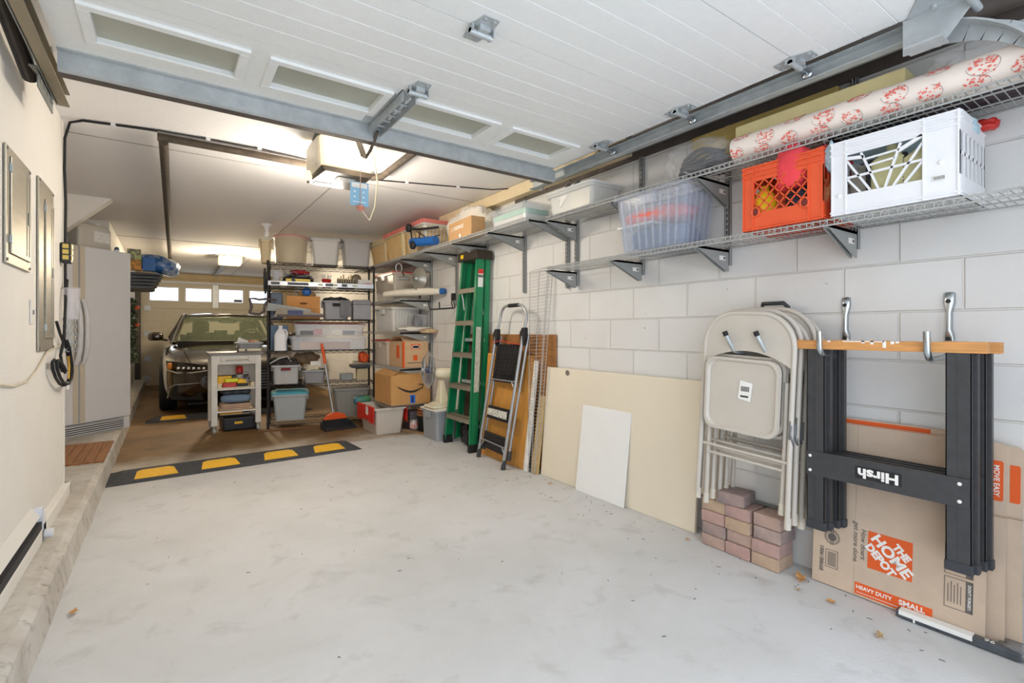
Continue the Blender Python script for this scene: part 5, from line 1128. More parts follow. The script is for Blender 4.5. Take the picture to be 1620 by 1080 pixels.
# fan
fanc = mat('cream fan enamel', s(232, 224, 196), .4)
T = thing('desk_fan', 'cream desk fan with a wire guard standing on the clear floor tote', 'fan', (2.31, 4.60, .325), .0)
MB().hexa([(-.13, -.10, 0), (.12, -.10, 0), (.12, .13, 0), (-.13, .13, 0)], [(-.125, -.095, .022), (.115, -.095, .022), (.115, .125, .022), (-.125, .125, .022)]).prism([(-.10, .022), (.09, .022), (.06, .04), (-.05, .045)], 'y', -.08, .10).build('base', fanc, T, bevel=.005)
MB().hexa([(-.03, -.06, .04), (.075, -.06, .04), (.075, .07, .04), (-.03, .07, .04)], [(-.01, -.03, .27), (.03, -.03, .27), (.03, .03, .27), (-.01, .03, .27)]).build('column', fanc, T, bevel=.01)
fd = Vector((-.80, .60, 0)).normalized(); R4 = fd.to_track_quat('Z', 'Y').to_matrix().to_4x4(); FC = Vector((-.10, .07, .375))
MB(Matrix.Translation(Vector((.03, -.02, .345))) @ R4).lathe([(0, -.10), (.042, -.098), (.052, -.08), (.055, .02), (.05, .07), (.02, .09), (0, .09)]).build('motor_housing', fanc, T)
q = MB(Matrix.Translation(FC) @ R4)
for k in range(36):
    t = 2*pi*k/36; q.tube([(.03*cos(t), .03*sin(t), .055), (.12*cos(t), .12*sin(t), .05), (.195*cos(t), .195*sin(t), 0), (.12*cos(t), .12*sin(t), -.045), (.03*cos(t), .03*sin(t), -.05)], .0016, 4)
for r_, z in ((.197, 0), (.13, .047), (.13, -.042)): q.tube([(r_*cos(t), r_*sin(t), z) for t in [2*pi*i/30 for i in range(30)]], .003, 5, closed=True)
q.cyl((0, 0, .05), (0, 0, .06), .035); q.build('guard', chrome, T)
q = MB(Matrix.Translation(FC) @ R4)
for k in range(4):
    t = 2*pi*k/4+.4; 
    q.add([(.03*cos(t), .03*sin(t), -.012), (.16*cos(t-.35), .16*sin(t-.35), -.02), (.17*cos(t+.3), .17*sin(t+.3), .02), (.03*cos(t+.5), .03*sin(t+.5), .012)], [(0, 1, 2, 3)])
q.build('blades', mat('blue grey blade', s(110, 124, 140), .3, alpha=.7), T); MB(Matrix.Translation(FC) @ R4).cyl((0, 0, -.03), (0, 0, .03), .03).build('hub', mat('navy hub', s(36, 44, 90), .4), T)
# pots and cans
tag(MB().lathe([(0, 0), (.062, 0), (.070, .17), (.073, .175), (.066, .175), (.058, .02), (0, .02)]).build('flower_pot', black_rub, loc=(2.30, 4.98, .002)), 'black plastic plant pot on the floor beside the fan tote', 'pot')
T = thing('flower_pot', 'stack of terracotta saucers resting on the black pot', 'pot', (2.29, 4.99, .178))
tc_ = mat('terracotta', s(176, 116, 72), .85, var=.15, scale=12)
for i in range(3): MB().lathe([(0, 0), (.05, 0), (.07, .025), (.066, .025), (.048, .004)], (0.008*i, 0.006*i, .026*i)).build('saucer', tc_, T)
T = thing('paint_can', 'small paint can with a red and white label behind the red-flapped tote', 'can', (2.245, 5.12, .002))
MB().lathe([(0, 0), (.048, 0), (.048, .12), (.045, .122), (0, .118)]).build('body', mat('can tin', s(170, 168, 164), .4, .3), T); MB().lathe([(.0486, .03), (.0486, .10)]).build('label', mat('can label', s(206, 60, 50), .6, col2=s(230, 226, 220), scale=22), T)
rb = tag(MB().box(-.07, -.08, 0, .07, .08, .20).build('grey_box', mat('mauve grey box', s(132, 122, 124), .6), bevel=.006, loc=(2.30, 5.27, .002)), 'dull mauve box on the floor below the brown shipping box', 'box')
tag(MB().box(-.30, -.03, 0, .30, .03, .02).build('wood_offcut', mat('grimy wood', s(150, 122, 88), .8, var=.2), bevel=.003, loc=(2.22, 4.92, .001), rotz=-1.2), 'thin wooden offcut on the floor in front of the black pot', 'wood')
# ================================================================ CEILING FITTINGS
foam = mat('dark pipe insulation', s(74, 64, 52), .8, var=.25, scale=20, bump=.3, bscale=60)
T = thing('insulated_pipe', 'dark foam covered pipe running along the ceiling with two branches', 'pipe', (0, 0, 0))
MB().tube([(-.02, 3.74, 2.275), (.0, 6.0, 2.275), (.03, 9.3, 2.275), (.035, 12.2, 2.275)], .026, 12).build('long_run', foam, T)
MB().tube([(-.05, 3.70, 2.285), (.4, 3.68, 2.28), (.75, 3.69, 2.28), (1.30, 3.74, 2.285), (1.345, 3.68, 2.285), (1.345, 3.2, 2.29), (1.345, 2.70, 2.29)], .024, 12).build('cross_run', foam, T)
q = MB(); q.tube([(-.47, 3.80, 1.56), (-.475, 3.83, 1.30), (-.472, 3.80, 1.05)], .006) if False else None
T = thing('black_cable', 'black cable stapled up the wall end and across the ceiling', 'cable')
MB().tube([(-.488, 3.85, 1.30), (-.489, 3.85, 1.60), (-.488, 3.86, 1.85), (-.492, 3.85, 2.05), (-.488, 3.83, 2.22), (-.46, 3.78, 2.30), (-.40, 3.74, 2.311), (-.26, 3.71, 2.311), (-.05, 3.67, 2.311)], .007, 8).build('thick_run', black_rub, T)
MB().tube([(-.05, 3.66, 2.312), (.21, 3.645, 2.312), (.5, 3.64, 2.312), (.82, 3.68, 2.312), (1.1, 3.80, 2.312), (1.39, 3.86, 2.312), (1.82, 3.72, 2.312), (2.28, 3.56, 2.312), (2.42, 3.4, 2.31)], .0045, 6).build('thin_run', black_rub, T)
q = MB()
for x, y in ((-.26, 3.71), (.21, 3.645), (.5, 3.64), (1.6, 3.79), (2.0, 3.655)): q.box(x-.012, y-.008, 2.304, x+.012, y+.008, 2.319)
q.build('staples', white_pl, T)
# opener
warm_lens = mat('glowing opener lens', s(255, 236, 196), .4, emit=.75)
T = thing('door_opener', 'white garage door opener with glowing lens hanging from the ceiling', 'door opener', (.90, 3.20, 2.055))
q = MB(); q.loft([rr(.165, .14, .02, .015), rr(.175, .15, .02, .05), rr(.175, .15, .02, .20), rr(.15, .12, .02, .23)]); q.build('housing', mat('opener housing', s(214, 206, 188), .45), T)
q = MB(); q.prism([(-.155, .02), (-.165, .20), (-.10, .215), (.0, .195), (.155, .19), (.16, .05), (.12, .015)], 'y', -.235, -.151); q.build('lens', warm_lens, T, bevel=.008)
MB().prism([(-.15, .02), (-.155, .20), (.155, .20), (.15, .02)], 'y', .151, .21).build('added_rear_glow', warm_lens, T, bevel=.008)  # unseen glowing face added at the back to go with the fill lamp
q = MB(); q.hexa([(-.14, -.20, -.012), (.12, -.20, -.012), (.15, .13, -.012), (-.17, .13, -.012)], [(-.165, -.215, .014), (.15, -.215, .014), (.17, .14, .014), (-.17, .14, .014)]); bt = q.build('control_panel', mat('opener dark base', s(70, 60, 48), .4, var=.15), T)
MB().box(-.05, -.13, -.0145, .06, -.05, -.0125).build('instruction_label', mat('grey label', s(150, 150, 150), .6, var=.4, scale=90), bt); MB().box(-.14, .05, -.0145, -.03, .12, -.0125).build('instruction_label', MATS['grey label'], bt)
q = MB(); q.box(.03, -.78, .232, .10, .15, .262); q.box(.045, -.78, .222, .085, .0, .232); q.build('rail', galv_dark, T)
q = MB(); q.box(-.05, -.30, .215, -.02, .0, .222) if False else None
q.box(.035, -.45, .205, .095, -.34, .232); q.tube([(.065, -.40, .21), (.06, -.43, .17), (.0, -.40, .165)], .006); q.build('trolley', galv_dark, T)
for sx in (-.15, ):
    q = MB(); q.box(sx-.02, -.12, .21, sx+.0, .10, .214); q.bar((sx-.01, -.26, .275), (sx-.01, -.02, .215), .03, .004)
    for i in range(6): q.cyl((sx-.010, -.24+.04*i, .262-.01*i), (sx-.010, -.24+.04*i, .274-.01*i), .007, n=6)
    q.build('hanging_strap', galv_dark, T)
MB().lathe([(0, -.03), (.018, -.025), (.022, -.005), (.016, .015), (.01, .03)], (-.19, .0, .0)).build('indicator_bulb', mat('small bulb', s(255, 240, 200), .3, emit=.7), T)
T = thing('release_cord', 'emergency release cord with a pinkish knob and blue card below the opener', 'cord', (.90, 2.80, 2.22))
MB().tube([(0, 0, 0), (.002, .0, -.15), (0, 0, -.405)], .0022, 6).build('cord', mat('tan cord', s(200, 170, 150), .8), T)
MB().lathe([(0, -.02), (.014, -.016), (.024, -.004), (.024, .004), (.012, .014), (0, .016)], (0, 0, -.415)).build('knob', mat('terracotta knob', s(196, 130, 110), .5), T)
MB().tube([(0, 0, -.42), (.03, 0, -.455), (.055, 0, -.485)], .0025, 6).build('cord_tail', mat('pale cord', s(230, 200, 190), .8), T)
MB().tube([(.04, .03, .02), (.09, .02, -.12), (.105, .01, -.25), (.085, .0, -.40), (.055, 0, -.48)], .004, 6).build('rope_loop', mat('cream rope', s(214, 204, 166), .8), T)
q = MB(); q.box(-.055, .006, -.405, .050, .008, -.27); cdd = q.build('warning_card', mat('pale blue card', s(140, 186, 214), .6), T)
q = MB(); q.box(-.047, .0045, -.302, .042, .0058, -.276); q.build('card_header', paper, cdd)
q = MB()
for a in (-.03, .02):
    for b in (-.325, -.355): q.cyl((a, .0052, b), (a, .0058, b), .006, n=8)
q.box(-.04, .0052, -.385, .035, .0058, -.38); q.build('card_print', mat('card icon white', s(226, 236, 242), .6), cdd)
q = MB(); q.tube([(.96, 2.80, 2.22), (.93, 2.78, 2.20), (.915, 2.80, 2.15)], .003, 6)
# rear light fixture
T = thing('door_opener', 'rear opener with a lit square lens near the far garage door', 'door opener', (.82, 9.05, 2.17))
MB().box(-.16, 0, 0, .16, .22, .13).build('housing', mat('opener housing', s(214, 206, 188), .45), T, bevel=.015)
q = MB(); q.box(-.16, -.05, .005, .16, 0, .125); q.build('lens', mat('rear lens glow', s(255, 236, 190), .4, emit=.8), T, bevel=.012)
MB().box(-.20, -.02, .125, .20, .0, .135).box(-.19, -.02, .125, -.17, .1, .15).box(.17, -.02, .125, .19, .1, .15).build('hanger', galv_dark, T)
MB().tube([(.12, -.055, .08), (.17, -.06, .05), (.15, -.06, .0), (.19, -.05, .13)], .006).build('wire', black_pl, T)
MB().box(-.03, .22, .10, .03, 3.1, .13).build('rail', galv_dark, T)
T = thing('lamp_holder', 'white ceiling lamp holder with a bare bulb above the rack', 'lamp holder', (.925, 6.20, 2.319))
MB().lathe([(0, 0), (.055, 0), (.055, -.012), (.03, -.02), (.024, -.07), (.02, -.072)]).build('base', white_pl, T); MB().lathe([(.016, -.07), (.028, -.10), (.032, -.125), (.022, -.15), (0, -.158)]).build('bulb', mat('unlit bulb', s(240, 236, 226), .2), T)
# ================================================================ LEFT WALL
panel_m = mat('brushed panel steel', s(164, 158, 144), .42, .6, var=.06, scale=8, stretch=(1, 1, 6))
def wall_panel(y0, y1, z0, z1, label, door, split):
    T = thing('breaker_panel', label, 'electric panel', (-.498, y0, z0)); W_, H_ = y1-y0, z1-z0
    MB().box(-.0, 0, 0, .008, W_, H_).build('cover_plate', panel_m, T, bevel=.003)
    a, b, c, d = door
    dr = MB().box(.008, a, c, .014, b, d).build('door', panel_m, T, bevel=.003)
    q = MB(); q.box(.0145, b-.075, c+.02, .016, b-.07, d-.02); q.box(.0145, b-.03, c+.02, .016, b-.025, d-.02); q.build('pressed_ribs', panel_m, dr)
    MB().box(.015, b-.055, (c+d)/2-.03, .018, b-.025, (c+d)/2+.02).build('latch', galv_dark, dr)
    q = MB()
    for z in (c+.04, d-.06): q.box(.009, a-.01, z, .017, a+.006, z+.03)
    q.build('hinges', galv, dr)
    for y, z in ((.015, .015), (W_-.015, .015), (.015, H_-.015), (W_-.015, H_-.015)): MB().cyl((.008, y, z), (.012, y, z), .006, n=8).build('screw', galv_dark, T)
    return T
wall_panel(2.57, 2.965, 1.355, 1.80, 'near steel breaker panel with a hinged door on the cream wall', (.05, .37, .04, .41), 0)
wall_panel(3.14, 3.50, 1.005, 1.825, 'far tall steel breaker panel beside the wall corner', (.13, .34, .06, .74), 0)
T = thing('keypad_remote', 'black remote with gold buttons on the wall edge', 'remote', (-.497, 3.78, 1.49))
MB().box(0, -.035, 0, .045, .035, .115).build('body', black_pl, T, bevel=.006)
q = MB()
for i in range(2):
    for j in range(3): q.box(.0, -.028+.03*i, .018+.032*j, .05, -.006+.03*i, .042+.032*j) if False else q.box(.01+.0*i, -.039, .018+.032*j, .036, -.035, .042+.032*j) if i else q.box(.045, -.025, .018+.032*j, .049, .02, .042+.032*j)
q.build('buttons', mat('gold button', s(206, 180, 96), .4, .4), T)
T = thing('clear_cup', 'clear plastic cup hung on the wall edge', 'cup', (-.455, 3.79, 1.17))
MB().lathe([(.03, 0), (.040, .17), (.043, .18), (.038, .17)], n=18).build('body', mat('cloudy cup', s(226, 222, 226), .2, alpha=.35), T)
T = thing('chain_bundle', 'small chains and hooks hanging beneath the clear cup', 'chains', (-.47, 3.79, 1.0))
q = MB(); random.seed(8)
for k in range(4):
    x, y = -.012+.014*k, -.03+.02*k
    for i in range(9): a = i % 2; q.tube([(x+.006*cos(t)*(1-a), y+.006*cos(t)*a, .17-.022*i+.012*sin(t)) for t in [2*pi*j/8 for j in range(8)]], .002, 4, closed=True)
q.build('chain', galv, T)
T = thing('cable_loop', 'black cord coiled into a hanging loop at the end of the cream wall', 'cable', (-.475, 3.76, .90))
q = MB()
lp = [(3.69, 1.06), (3.78, 1.01), (3.82, .97), (3.87, .91), (3.89, .86), (3.86, .82), (3.77, .795), (3.67, .80), (3.56, .82), (3.45, .86), (3.37, .91), (3.36, .945), (3.41, .955), (3.50, .935), (3.58, .91), (3.65, .88)]
q.tube([(.0, a-3.76, b-.90) for a, b in lp], .0075, 8); q.tube([(.014, (a-3.76)*.94-.005, (b-.90)*.93) for a, b in lp], .0075, 8)
q.tube([(-.005, -.25, .25), (-.005, -.15, .19), (0, -.08, .14), (0, -.17, .07), (.005, -.15, .01), (.01, -.10, -.03)], .007, 8); q.tube([(-.005, .09, .50), (0, .0, .40), (0, -.03, .28), (0, -.06, .15)], .007, 8)
q.build('cord', black_rub, T)
MB().tube([(.012, -.0, -.07), (.014, .01, .0), (.012, -.005, .06)], .006).build('brass_plug', brass, T)
MB().box(.005, -.02, -.13, .012, .03, -.09).build('paper_tag', paper, T)
tag(MB().tube([(-.494, 2.45, .915), (-.493, 2.7, .885), (-.493, 2.93, .885), (-.492, 3.1, .92), (-.492, 3.35, 1.0), (-.49, 3.7, 1.02)], .004, 6).build('thin_cable', mat('beige wire', s(206, 194, 170), .6)), 'thin beige wire drooping along the cream wall', 'wire')
T = thing('wall_switch', 'small blank white plate on the cream wall between the panels', 'switch', (-.499, 3.035, 1.13)); MB().box(0, -.03, 0, .006, .03, .11).build('plate', white_paint, T, bevel=.002); MB().box(.006, -.006, .045, .010, .006, .065).build('screw', galv_dark, T)
T = thing('door_sensor', 'white round safety sensor on the low baseboard of the cream wall', 'sensor', (-.47, 3.14, .135))
MB().cyl((0, 0, .02), (.03, 0, .02), .022, n=18).build('housing', white_pl, T, bevel=.003); MB().box(-.006, -.07, .0, .0, .03, .13).build('bracket', white_pl, T)
T = thing('vent_trim', 'white sheet metal trim with a dark slot along the foot of the cream wall', 'trim', (-.47, 0, 0))
MB().prism([(0, .145), (.006, .145), (.006, .20), (0, .215)], 'y', .2, 3.07).build('lower_strip', white_paint, T); MB().box(-.028, .2, .205, .004, 3.05, .24).build('dark_slot', mat('slot black', s(36, 36, 40), .7), T)
MB().prism([(-.03, .262), (-.002, .262), (-.03, .31)], 'y', .2, 3.05).build('upper_strip', white_paint, T); MB().box(-.03, 3.05, .145, .006, 3.08, .30).build('end_cap', mat('pale blue grey cap', s(210, 214, 220), .5), T)
# ================================================================ SPEED BUMP, MAT
rub = mat('grey rubber bump', s(66, 68, 72), .75, var=.18, scale=40, bump=.5, bscale=160); yel = mat('yellow reflector', s(240, 186, 50), .6, var=.08, scale=60)
def bump(loc, rot, ln, wd, h, label, marks):
    T = thing('speed_bump', label, 'speed bump', loc, rot)
    pr = [(-wd/2, 0), (-wd*.42, h*.35), (-wd*.12, h), (wd*.12, h), (wd*.42, h*.35), (wd/2, 0)]
    q = MB(); e = .10
    A = [(0, y, z) for y, z in pr]
    q.loft([[(.0, y, 0) for y, z in pr], [(e, y, z) for y, z in pr], [(ln-e, y, z) for y, z in pr], [(ln, y, 0) for y, z in pr]]); q.build('body', rub, T)
    for m0 in marks:
        def on(y): 
            for (a, za), (b, zb) in zip(pr, pr[1:]):
                if a <= y <= b: return za+(zb-za)*(y-a)/(b-a)
            return 0
        q = MB(); w0, w1 = .135, .075
        ys = [-wd*.40, -wd*.12, -wd*.03]
        for (ya, wa), (yb, wb) in (((ys[0], w0), (ys[1], (w0+w1)/2+.01)), ((ys[1], (w0+w1)/2+.01), (ys[2], w1+.005))):
            za, zb = on(ya)+.0015, on(yb)+.0015; q.add([(m0-wa, ya, za), (m0+wa, ya, za), (m0+wb, yb, zb), (m0-wb, yb, zb)], [(0, 1, 2, 3)])
        q.build('yellow_marking', yel, T, solid=.001)
    return T
bump((-.375, 4.70, .001), .055, 1.86, .44, .045, 'black rubber speed bump with four yellow markings across the garage', (.30, .72, 1.17, 1.58))
bump((-.22, 7.45, .001), .0, 1.9, .30, .055, 'rubber wheel stop with yellow markings under the nose of the car', (.28, .9))
matw = mat('wooden slat mat', s(150, 100, 56), .7, var=.2, scale=5, stretch=(14, 1, 1))
q = MB()
for i in range(9): q.box(-.92+.06*i, 4.68, .142, -.92+.06*i+.057, 5.50, .153)
tag(q.build('wooden_mat', matw), 'brown wooden slat mat on the curb before the refrigerator', 'mat')
# ================================================================ REFRIGERATOR
fr = mat('refrigerator enamel', s(222, 222, 222), .35, var=.01); frd = mat('dispenser grey', s(176, 176, 176), .4); frb = mat('beige trim', s(206, 196, 176), .5)
FA = math.atan2(.70, .745)
F = thing('refrigerator', 'white side-by-side refrigerator standing on the curb at an angle', 'refrigerator', (-.30-.93*cos(FA), 6.24-.93*sin(FA), .145), FA)
FW = .93
MB().box(.01, .07, .0, FW-.01, .70, 1.72).build('cabinet', fr, F, bevel=.008)
for x0, x1, nm, hx in ((.445, FW, 'right', .468), (.0, .435, 'left', .41)):
    d = MB().box(x0, -.0, .115, x1, .065, 1.735).build('door', fr, F, bevel=.012, seg=3)
    q = MB(); n = 16
    q.tube([(hx, -.004, .66), (hx, -.03, .70), (hx, -.055, .80), (hx, -.062, .95), (hx, -.055, 1.10), (hx, -.03, 1.20), (hx, -.004, 1.24)], [.018, .02, .02, .02, .02, .02, .018], 10); q.build('handle', fr, d)
    e = .012; MB().box(hx-.022, -.003, .12, hx+.022, .0, 1.73).build('edge_trim', frb, d)
    if nm == 'left':
        q = MB(); q.box(.10, -.006, .88, .36, .0, 1.18); q.build('dispenser_frame', fr, d, bevel=.003); MB().box(.13, -.008, .90, .33, -.005, 1.06).build('dispenser_recess', frd, d)
g = MB(); g.box(.0, .02, .0, FW, .05, .105)
g.build('kick_grille', fr, F)
q = MB()
for i in range(5): q.box(.03, .008, .012+.019*i, FW-.07, .021, .020+.019*i)
q.build('grille_slats', fr, F); MB().box(.02, .0195, .005, FW-.06, .0199, .10).build('grille_gap', mat('grille dark', s(60, 58, 54), .7), F)
ftop = .145+1.735
def FR(x, y, z=0): return (F.location[0]+x*cos(FA)-y*sin(FA), F.location[1]+x*sin(FA)+y*cos(FA), ftop+z)
T = thing('water_container', 'cloudy rectangular water container with a handle and label on the refrigerator', 'container', FR(.655, .20), FA)
cp = mat('cloudy container plastic', s(206, 200, 188), .3, alpha=.86)
MB().loft([rr(.155, .12, .03, z) for z in (0, .02, .19)]+[rr(.14, .105, .03, .225), rr(.12, .09, .03, .235)], smooth=False).build('body', cp, T)
MB().tube([(-.10, 0, .225), (-.085, 0, .262), (.02, 0, .262), (.055, 0, .225)], .016, 8).build('handle', cp, T); MB().cyl((.09, 0, .23), (.09, 0, .262), .026, n=14).build('cap', white_pl, T)
MB().box(-.02, -.1225, .07, .125, -.1205, .17).build('label', mat('faded label', s(220, 218, 212), .7, var=.12, scale=70), T)
tag(MB().box(-.06, -.05, 0, .06, .05, .10).build('black_box', mat('black carton', s(34, 28, 28), .5), bevel=.003, loc=FR(.27, .12), rotz=FA), 'small black carton on the left of the refrigerator top', 'carton')
tag(MB().box(-.03, -.05, 0, .03, .05, .09).build('grey_packet', lgrey_pl, bevel=.01, loc=FR(.40, .16), rotz=FA), 'small pale grey packet between black carton and water container', 'packet')
T = thing('spray_bottle', 'small bottle with blue cap at the right edge of the refrigerator top', 'bottle', FR(.885, .12), FA); MB().cyl((0, 0, 0), (0, 0, .03), .024).build('body', white_pl, T); MB().lathe([(.022, .03), (.018, .05), (.012, .06), (0, .062)]).build('cap', mat('dusty blue', s(80, 100, 130), .5), T)
# ================================================================ THINGS BEYOND THE REFRIGERATOR
T = thing('wall_shelf', 'dark ribbed plastic shelf unit on the left wall behind the refrigerator', 'shelf', (-.52, 0, 0))
q = MB(); rb_ = mat('dark ribbed plastic', s(72, 74, 78), .5, var=.12)
for i in range(5): z = 1.60+.042*i; q.prism([(0, z), (.44-.02*(4-i), z+.012), (.47-.02*(4-i), z+.028), (.44-.02*(4-i), z+.036), (0, z+.036)], 'y', 7.25+.03*i, 8.0)
q.build('ribbed_body', rb_, T)
T = thing('paper_towel_pack', 'blue wrapped pack of paper towels overhanging the ribbed shelf', 'package', (-.16, 7.62, 1.84)); T.rotation_euler = (0, .25, -.2)
MB().blob((.06, 0, .10), (.42, .50, .22), .07, 95).build('wrapper', mat('blue glossy wrap', s(40, 96, 160), .18, col2=s(190, 206, 224), var=.1, scale=7, lo=.5, hi=.7), T)
for i, (z, lb, c) in enumerate(((1.823, 'small box with orange fruit print, lower of the two on the ribbed shelf', (s(90, 100, 40), s(230, 150, 50))), (1.945, 'small purple and green printed box, upper of the two on the ribbed shelf', (s(70, 40, 100), s(190, 200, 120))))):
    tag(MB().box(-.065, -.05, 0, .065, .05, .12).build('snack_box', mat('print box %d' % i, c[0], .5, col2=c[1], scale=26), loc=(-.32, 7.32, z)), lb, 'box')
tag(MB().box(-.06, -.05, 0, .06, .05, .16).build('blue_box', blue_pl, loc=(-.18, 7.36, 1.823)), 'plain blue box beside the fruit print box', 'box')
T = thing('wreath', 'dark green artificial garland hanging behind the refrigerator', 'garland', (-.42, 7.9, 1.0))
q = MB(); random.seed(17); lf = mat('dark evergreen', s(44, 62, 34), .8, var=.4, scale=30)
for i in range(2600):
    a = random.uniform(0, 2*pi); z = random.uniform(-.30, .52); r = random.uniform(.02, .11)*(1-.3*abs(z)); c_ = Vector((r*cos(a), r*sin(a)*1.5, z)); dv = Vector((random.uniform(-1, 1), random.uniform(-1, 1), random.uniform(-1, .4))).normalized()*.042; sv = dv.orthogonal().normalized()*.013
    q.add([c_-sv, c_+dv*.5-sv*.2, c_+dv, c_+sv], [(0, 1, 2, 3)])
q.build('foliage', lf, T); MB().tube([(0, 0, -.3), (0, 0, .52)], .012).build('stem', mat('twig', s(80, 56, 36), .9), T)
q = MB()
for z in (.40, .18): q.blob((.1, -.02, z), (.05, .05, .04), .2, 3)
q.build('orange_berries', mat('orange berry', s(210, 90, 40), .6), T)
tag(MB().box(-.50, 8.0, .142, -.40, 8.25, .72).build('board', mat('tan board', s(190, 162, 116), .8, var=.08), bevel=.003), 'tan upright board on the curb below the garland', 'board')
tag(MB().box(-.50, 8.45, .142, -.44, 8.50, 1.75).build('dark_post', mat('dark pole', s(60, 54, 50), .5, .3)), 'dark vertical post against the left wall beside the far door', 'post')
# ================================================================ WHITE CART
T = thing('kitchen_cart', 'white wooden kitchen cart on casters with a speckled top', 'cart', (.615, 6.33, 0), .02)
cw = mat('worn white paint', s(222, 218, 208), .5, var=.04, scale=10)
for sx in (-1, 1):
    for sy in (-1, 1):
        x, y = sx*.21, sy*.19
        MB().box(x-.028, y-.02, .09, x+.028, y+.02, .845).build('leg', cw, T, bevel=.002)
        c_ = MB(); c_.lathe([(0, -.011), (.028, -.011), (.032, 0), (.028, .011), (0, .011)], (x, y-.01, .033), 'x'); k = c_.build('caster', galv, T)
        MB().box(x-.018, y-.025, .03, x-.013, y+.02, .088).box(x+.013, y-.025, .03, x+.018, y+.02, .088).box(x-.018, y-.02, .08, x+.018, y+.02, .09).build('fork', galv_dark, k)
MB().box(-.262, -.235, .847, .262, .235, .872).build('top', mat('speckled stone', s(120, 110, 100), .35, var=.5, scale=90), T, bevel=.003)
q = MB(); q.box(-.182, -.20, .745, .182, -.185, .845); fr_ = q.build('apron', cw, T)
q = MB(); q.box(-.15, -.235, .78, -.11, -.20, .82); q.box(.11, -.235, .78, .15, -.20, .82); q.cyl((-.11, -.222, .80), (.11, -.222, .80), .011, n=10); q.build('towel_bar', cw, fr_)
for z in (.465, .225): MB().box(-.182, -.20, z, .182, .20, z+.018).build('shelf', cw if z > .3 else mat('birch shelf', s(198, 170, 120), .6), T)
MB().box(-.182, -.202, .225, .182, -.198, .243).build('shelf_edge', cw, T); MB().box(-.182, .185, .6, .182, .195, .84).build('back_panel', cw, T)
CZ = lambda x, y: (.615+x*cos(.02)-y*sin(.02), 6.33+x*sin(.02)+y*cos(.02))
def cbox(name, label, cat, x, y, z, dx, dy, h, m, bevel=.004):
    c_ = CZ(x, y); return tag(MB().box(-dx/2, -dy/2, 0, dx/2, dy/2, h).build(name, m, bevel=bevel, loc=(c_[0], c_[1], z), rotz=.02), label, cat)
T = thing('wooden_tray', 'shallow wooden tray on the upper cart shelf', 'tray', (*CZ(0, -.02), .484), .02); q = MB(); q.box(-.17, -.15, 0, .17, .15, .008); q.box(-.175, -.15, 0, -.165, .15, .05); q.box(.165, -.15, 0, .175, .15, .05); q.box(-.175, -.155, 0, -.14, -.145, .055); q.box(.14, -.155, 0, .175, -.145, .055); q.build('tray', mat('pale wood', s(222, 206, 176), .6), T)
cbox('red_case', 'small red case in the wooden tray', 'case', -.06, -.12, .493, .13, .05, .045, red_pl)
cbox('yellow_tape_measure', 'bright lime yellow tool on top of the red case', 'tool', -.04, -.11, .5395, .13, .06, .045, mat('lime yellow', s(226, 222, 20), .4), .012)
cbox('yellow_case', 'orange-yellow tool case behind the lime yellow tool', 'case', -.10, -.03, .493, .14, .08, .115, mat('tool yellow', s(240, 186, 20), .4), .015)
T = thing('power_drill', 'yellow and black cordless drill base in the wooden tray', 'drill', (*CZ(.06, -.09), .494), .1); MB().box(-.055, -.04, 0, .055, .04, .03).build('battery', black_pl, T, bevel=.006); MB().prism([(-.05, .03), (.05, .03), (.035, .07), (-.02, .085), (-.045, .06)], 'y', -.035, .035).build('body', MATS['tool yellow'], T, bevel=.008)
T = thing('spray_can', 'spray can with a red cap on the upper cart shelf', 'can', (*CZ(.055, .02), .494)); MB().lathe([(0, 0), (.033, 0), (.033, .14), (.028, .155), (0, .158)]).build('body', black_pl, T); MB().lathe([(.036, .14), (.038, .15), (.036, .20), (.028, .215), (0, .217)]).build('cap', red_pl, T); MB().lathe([(.0335, .05), (.0335, .12)]).build('label', mat('can label grey', s(180, 176, 170), .5, var=.4, scale=60), T)
T = thing('tape_ring', 'clear ring standing behind the spray can', 'ring', (*CZ(.12, .06), .60)); MB().tube([(.04*cos(t), 0, .04*sin(t)) for t in [2*pi*i/20 for i in range(20)]], .004, closed=True).build('ring', alu, T); MB().box(-.03, -.01, -.105, .03, .01, -.044).build('stand', grey_pl, T)
c_ = CZ(.0, -.05); bl('folded_towel', 'rolled grey-blue towel on the lower cart shelf', 'towel', (c_[0]+.01, c_[1], .36), (.30, .22, .10), mat('blue grey towel', s(120, 142, 166), .9, bump=.5, bscale=30), 97, .05)
T = thing('folded_cloth', 'folded beige and pink cloth under the blue-grey towel', 'cloth', (c_[0], c_[1], .244))
for i in range(3): MB().box(-.155+.006*i, -.13, .021*i, .145, .10, .021*i+.0195).build('fold', mat('beige pink cloth', s(198, 168, 144), .9, var=.1), T, bevel=.009, seg=3)
T = thing('tool_case', 'black case with latches lying on top of the blue-grey towel', 'case', (c_[0]+.01, c_[1]+.02, .412)); MB().box(-.14, -.10, 0, .14, .10, .04).build('body', black_pl, T, bevel=.01)
for x in (-.09, .0, .09): MB().box(x-.02, -.108, .005, x+.02, -.10, .035).build('latch', dark_pl, T)
T = thing('tool_case', 'black power tool case with a yellow badge on the floor under the cart', 'case', (.66, 6.36, .002), .05); MB().box(-.17, -.13, 0, .17, .16, .15).build('body', black_pl, T, bevel=.02, seg=3); MB().box(-.06, -.134, .075, .02, -.1305, .10).build('badge', MATS['tool yellow'], T)
T = tote('storage_bin', 'small grey bin on the cart top holding papers and a red item', 'storage bin', (*CZ(.14, -.02), .873), .27, .26, .105, grey_pl, rotz=.02, taper=.85, handle=False)
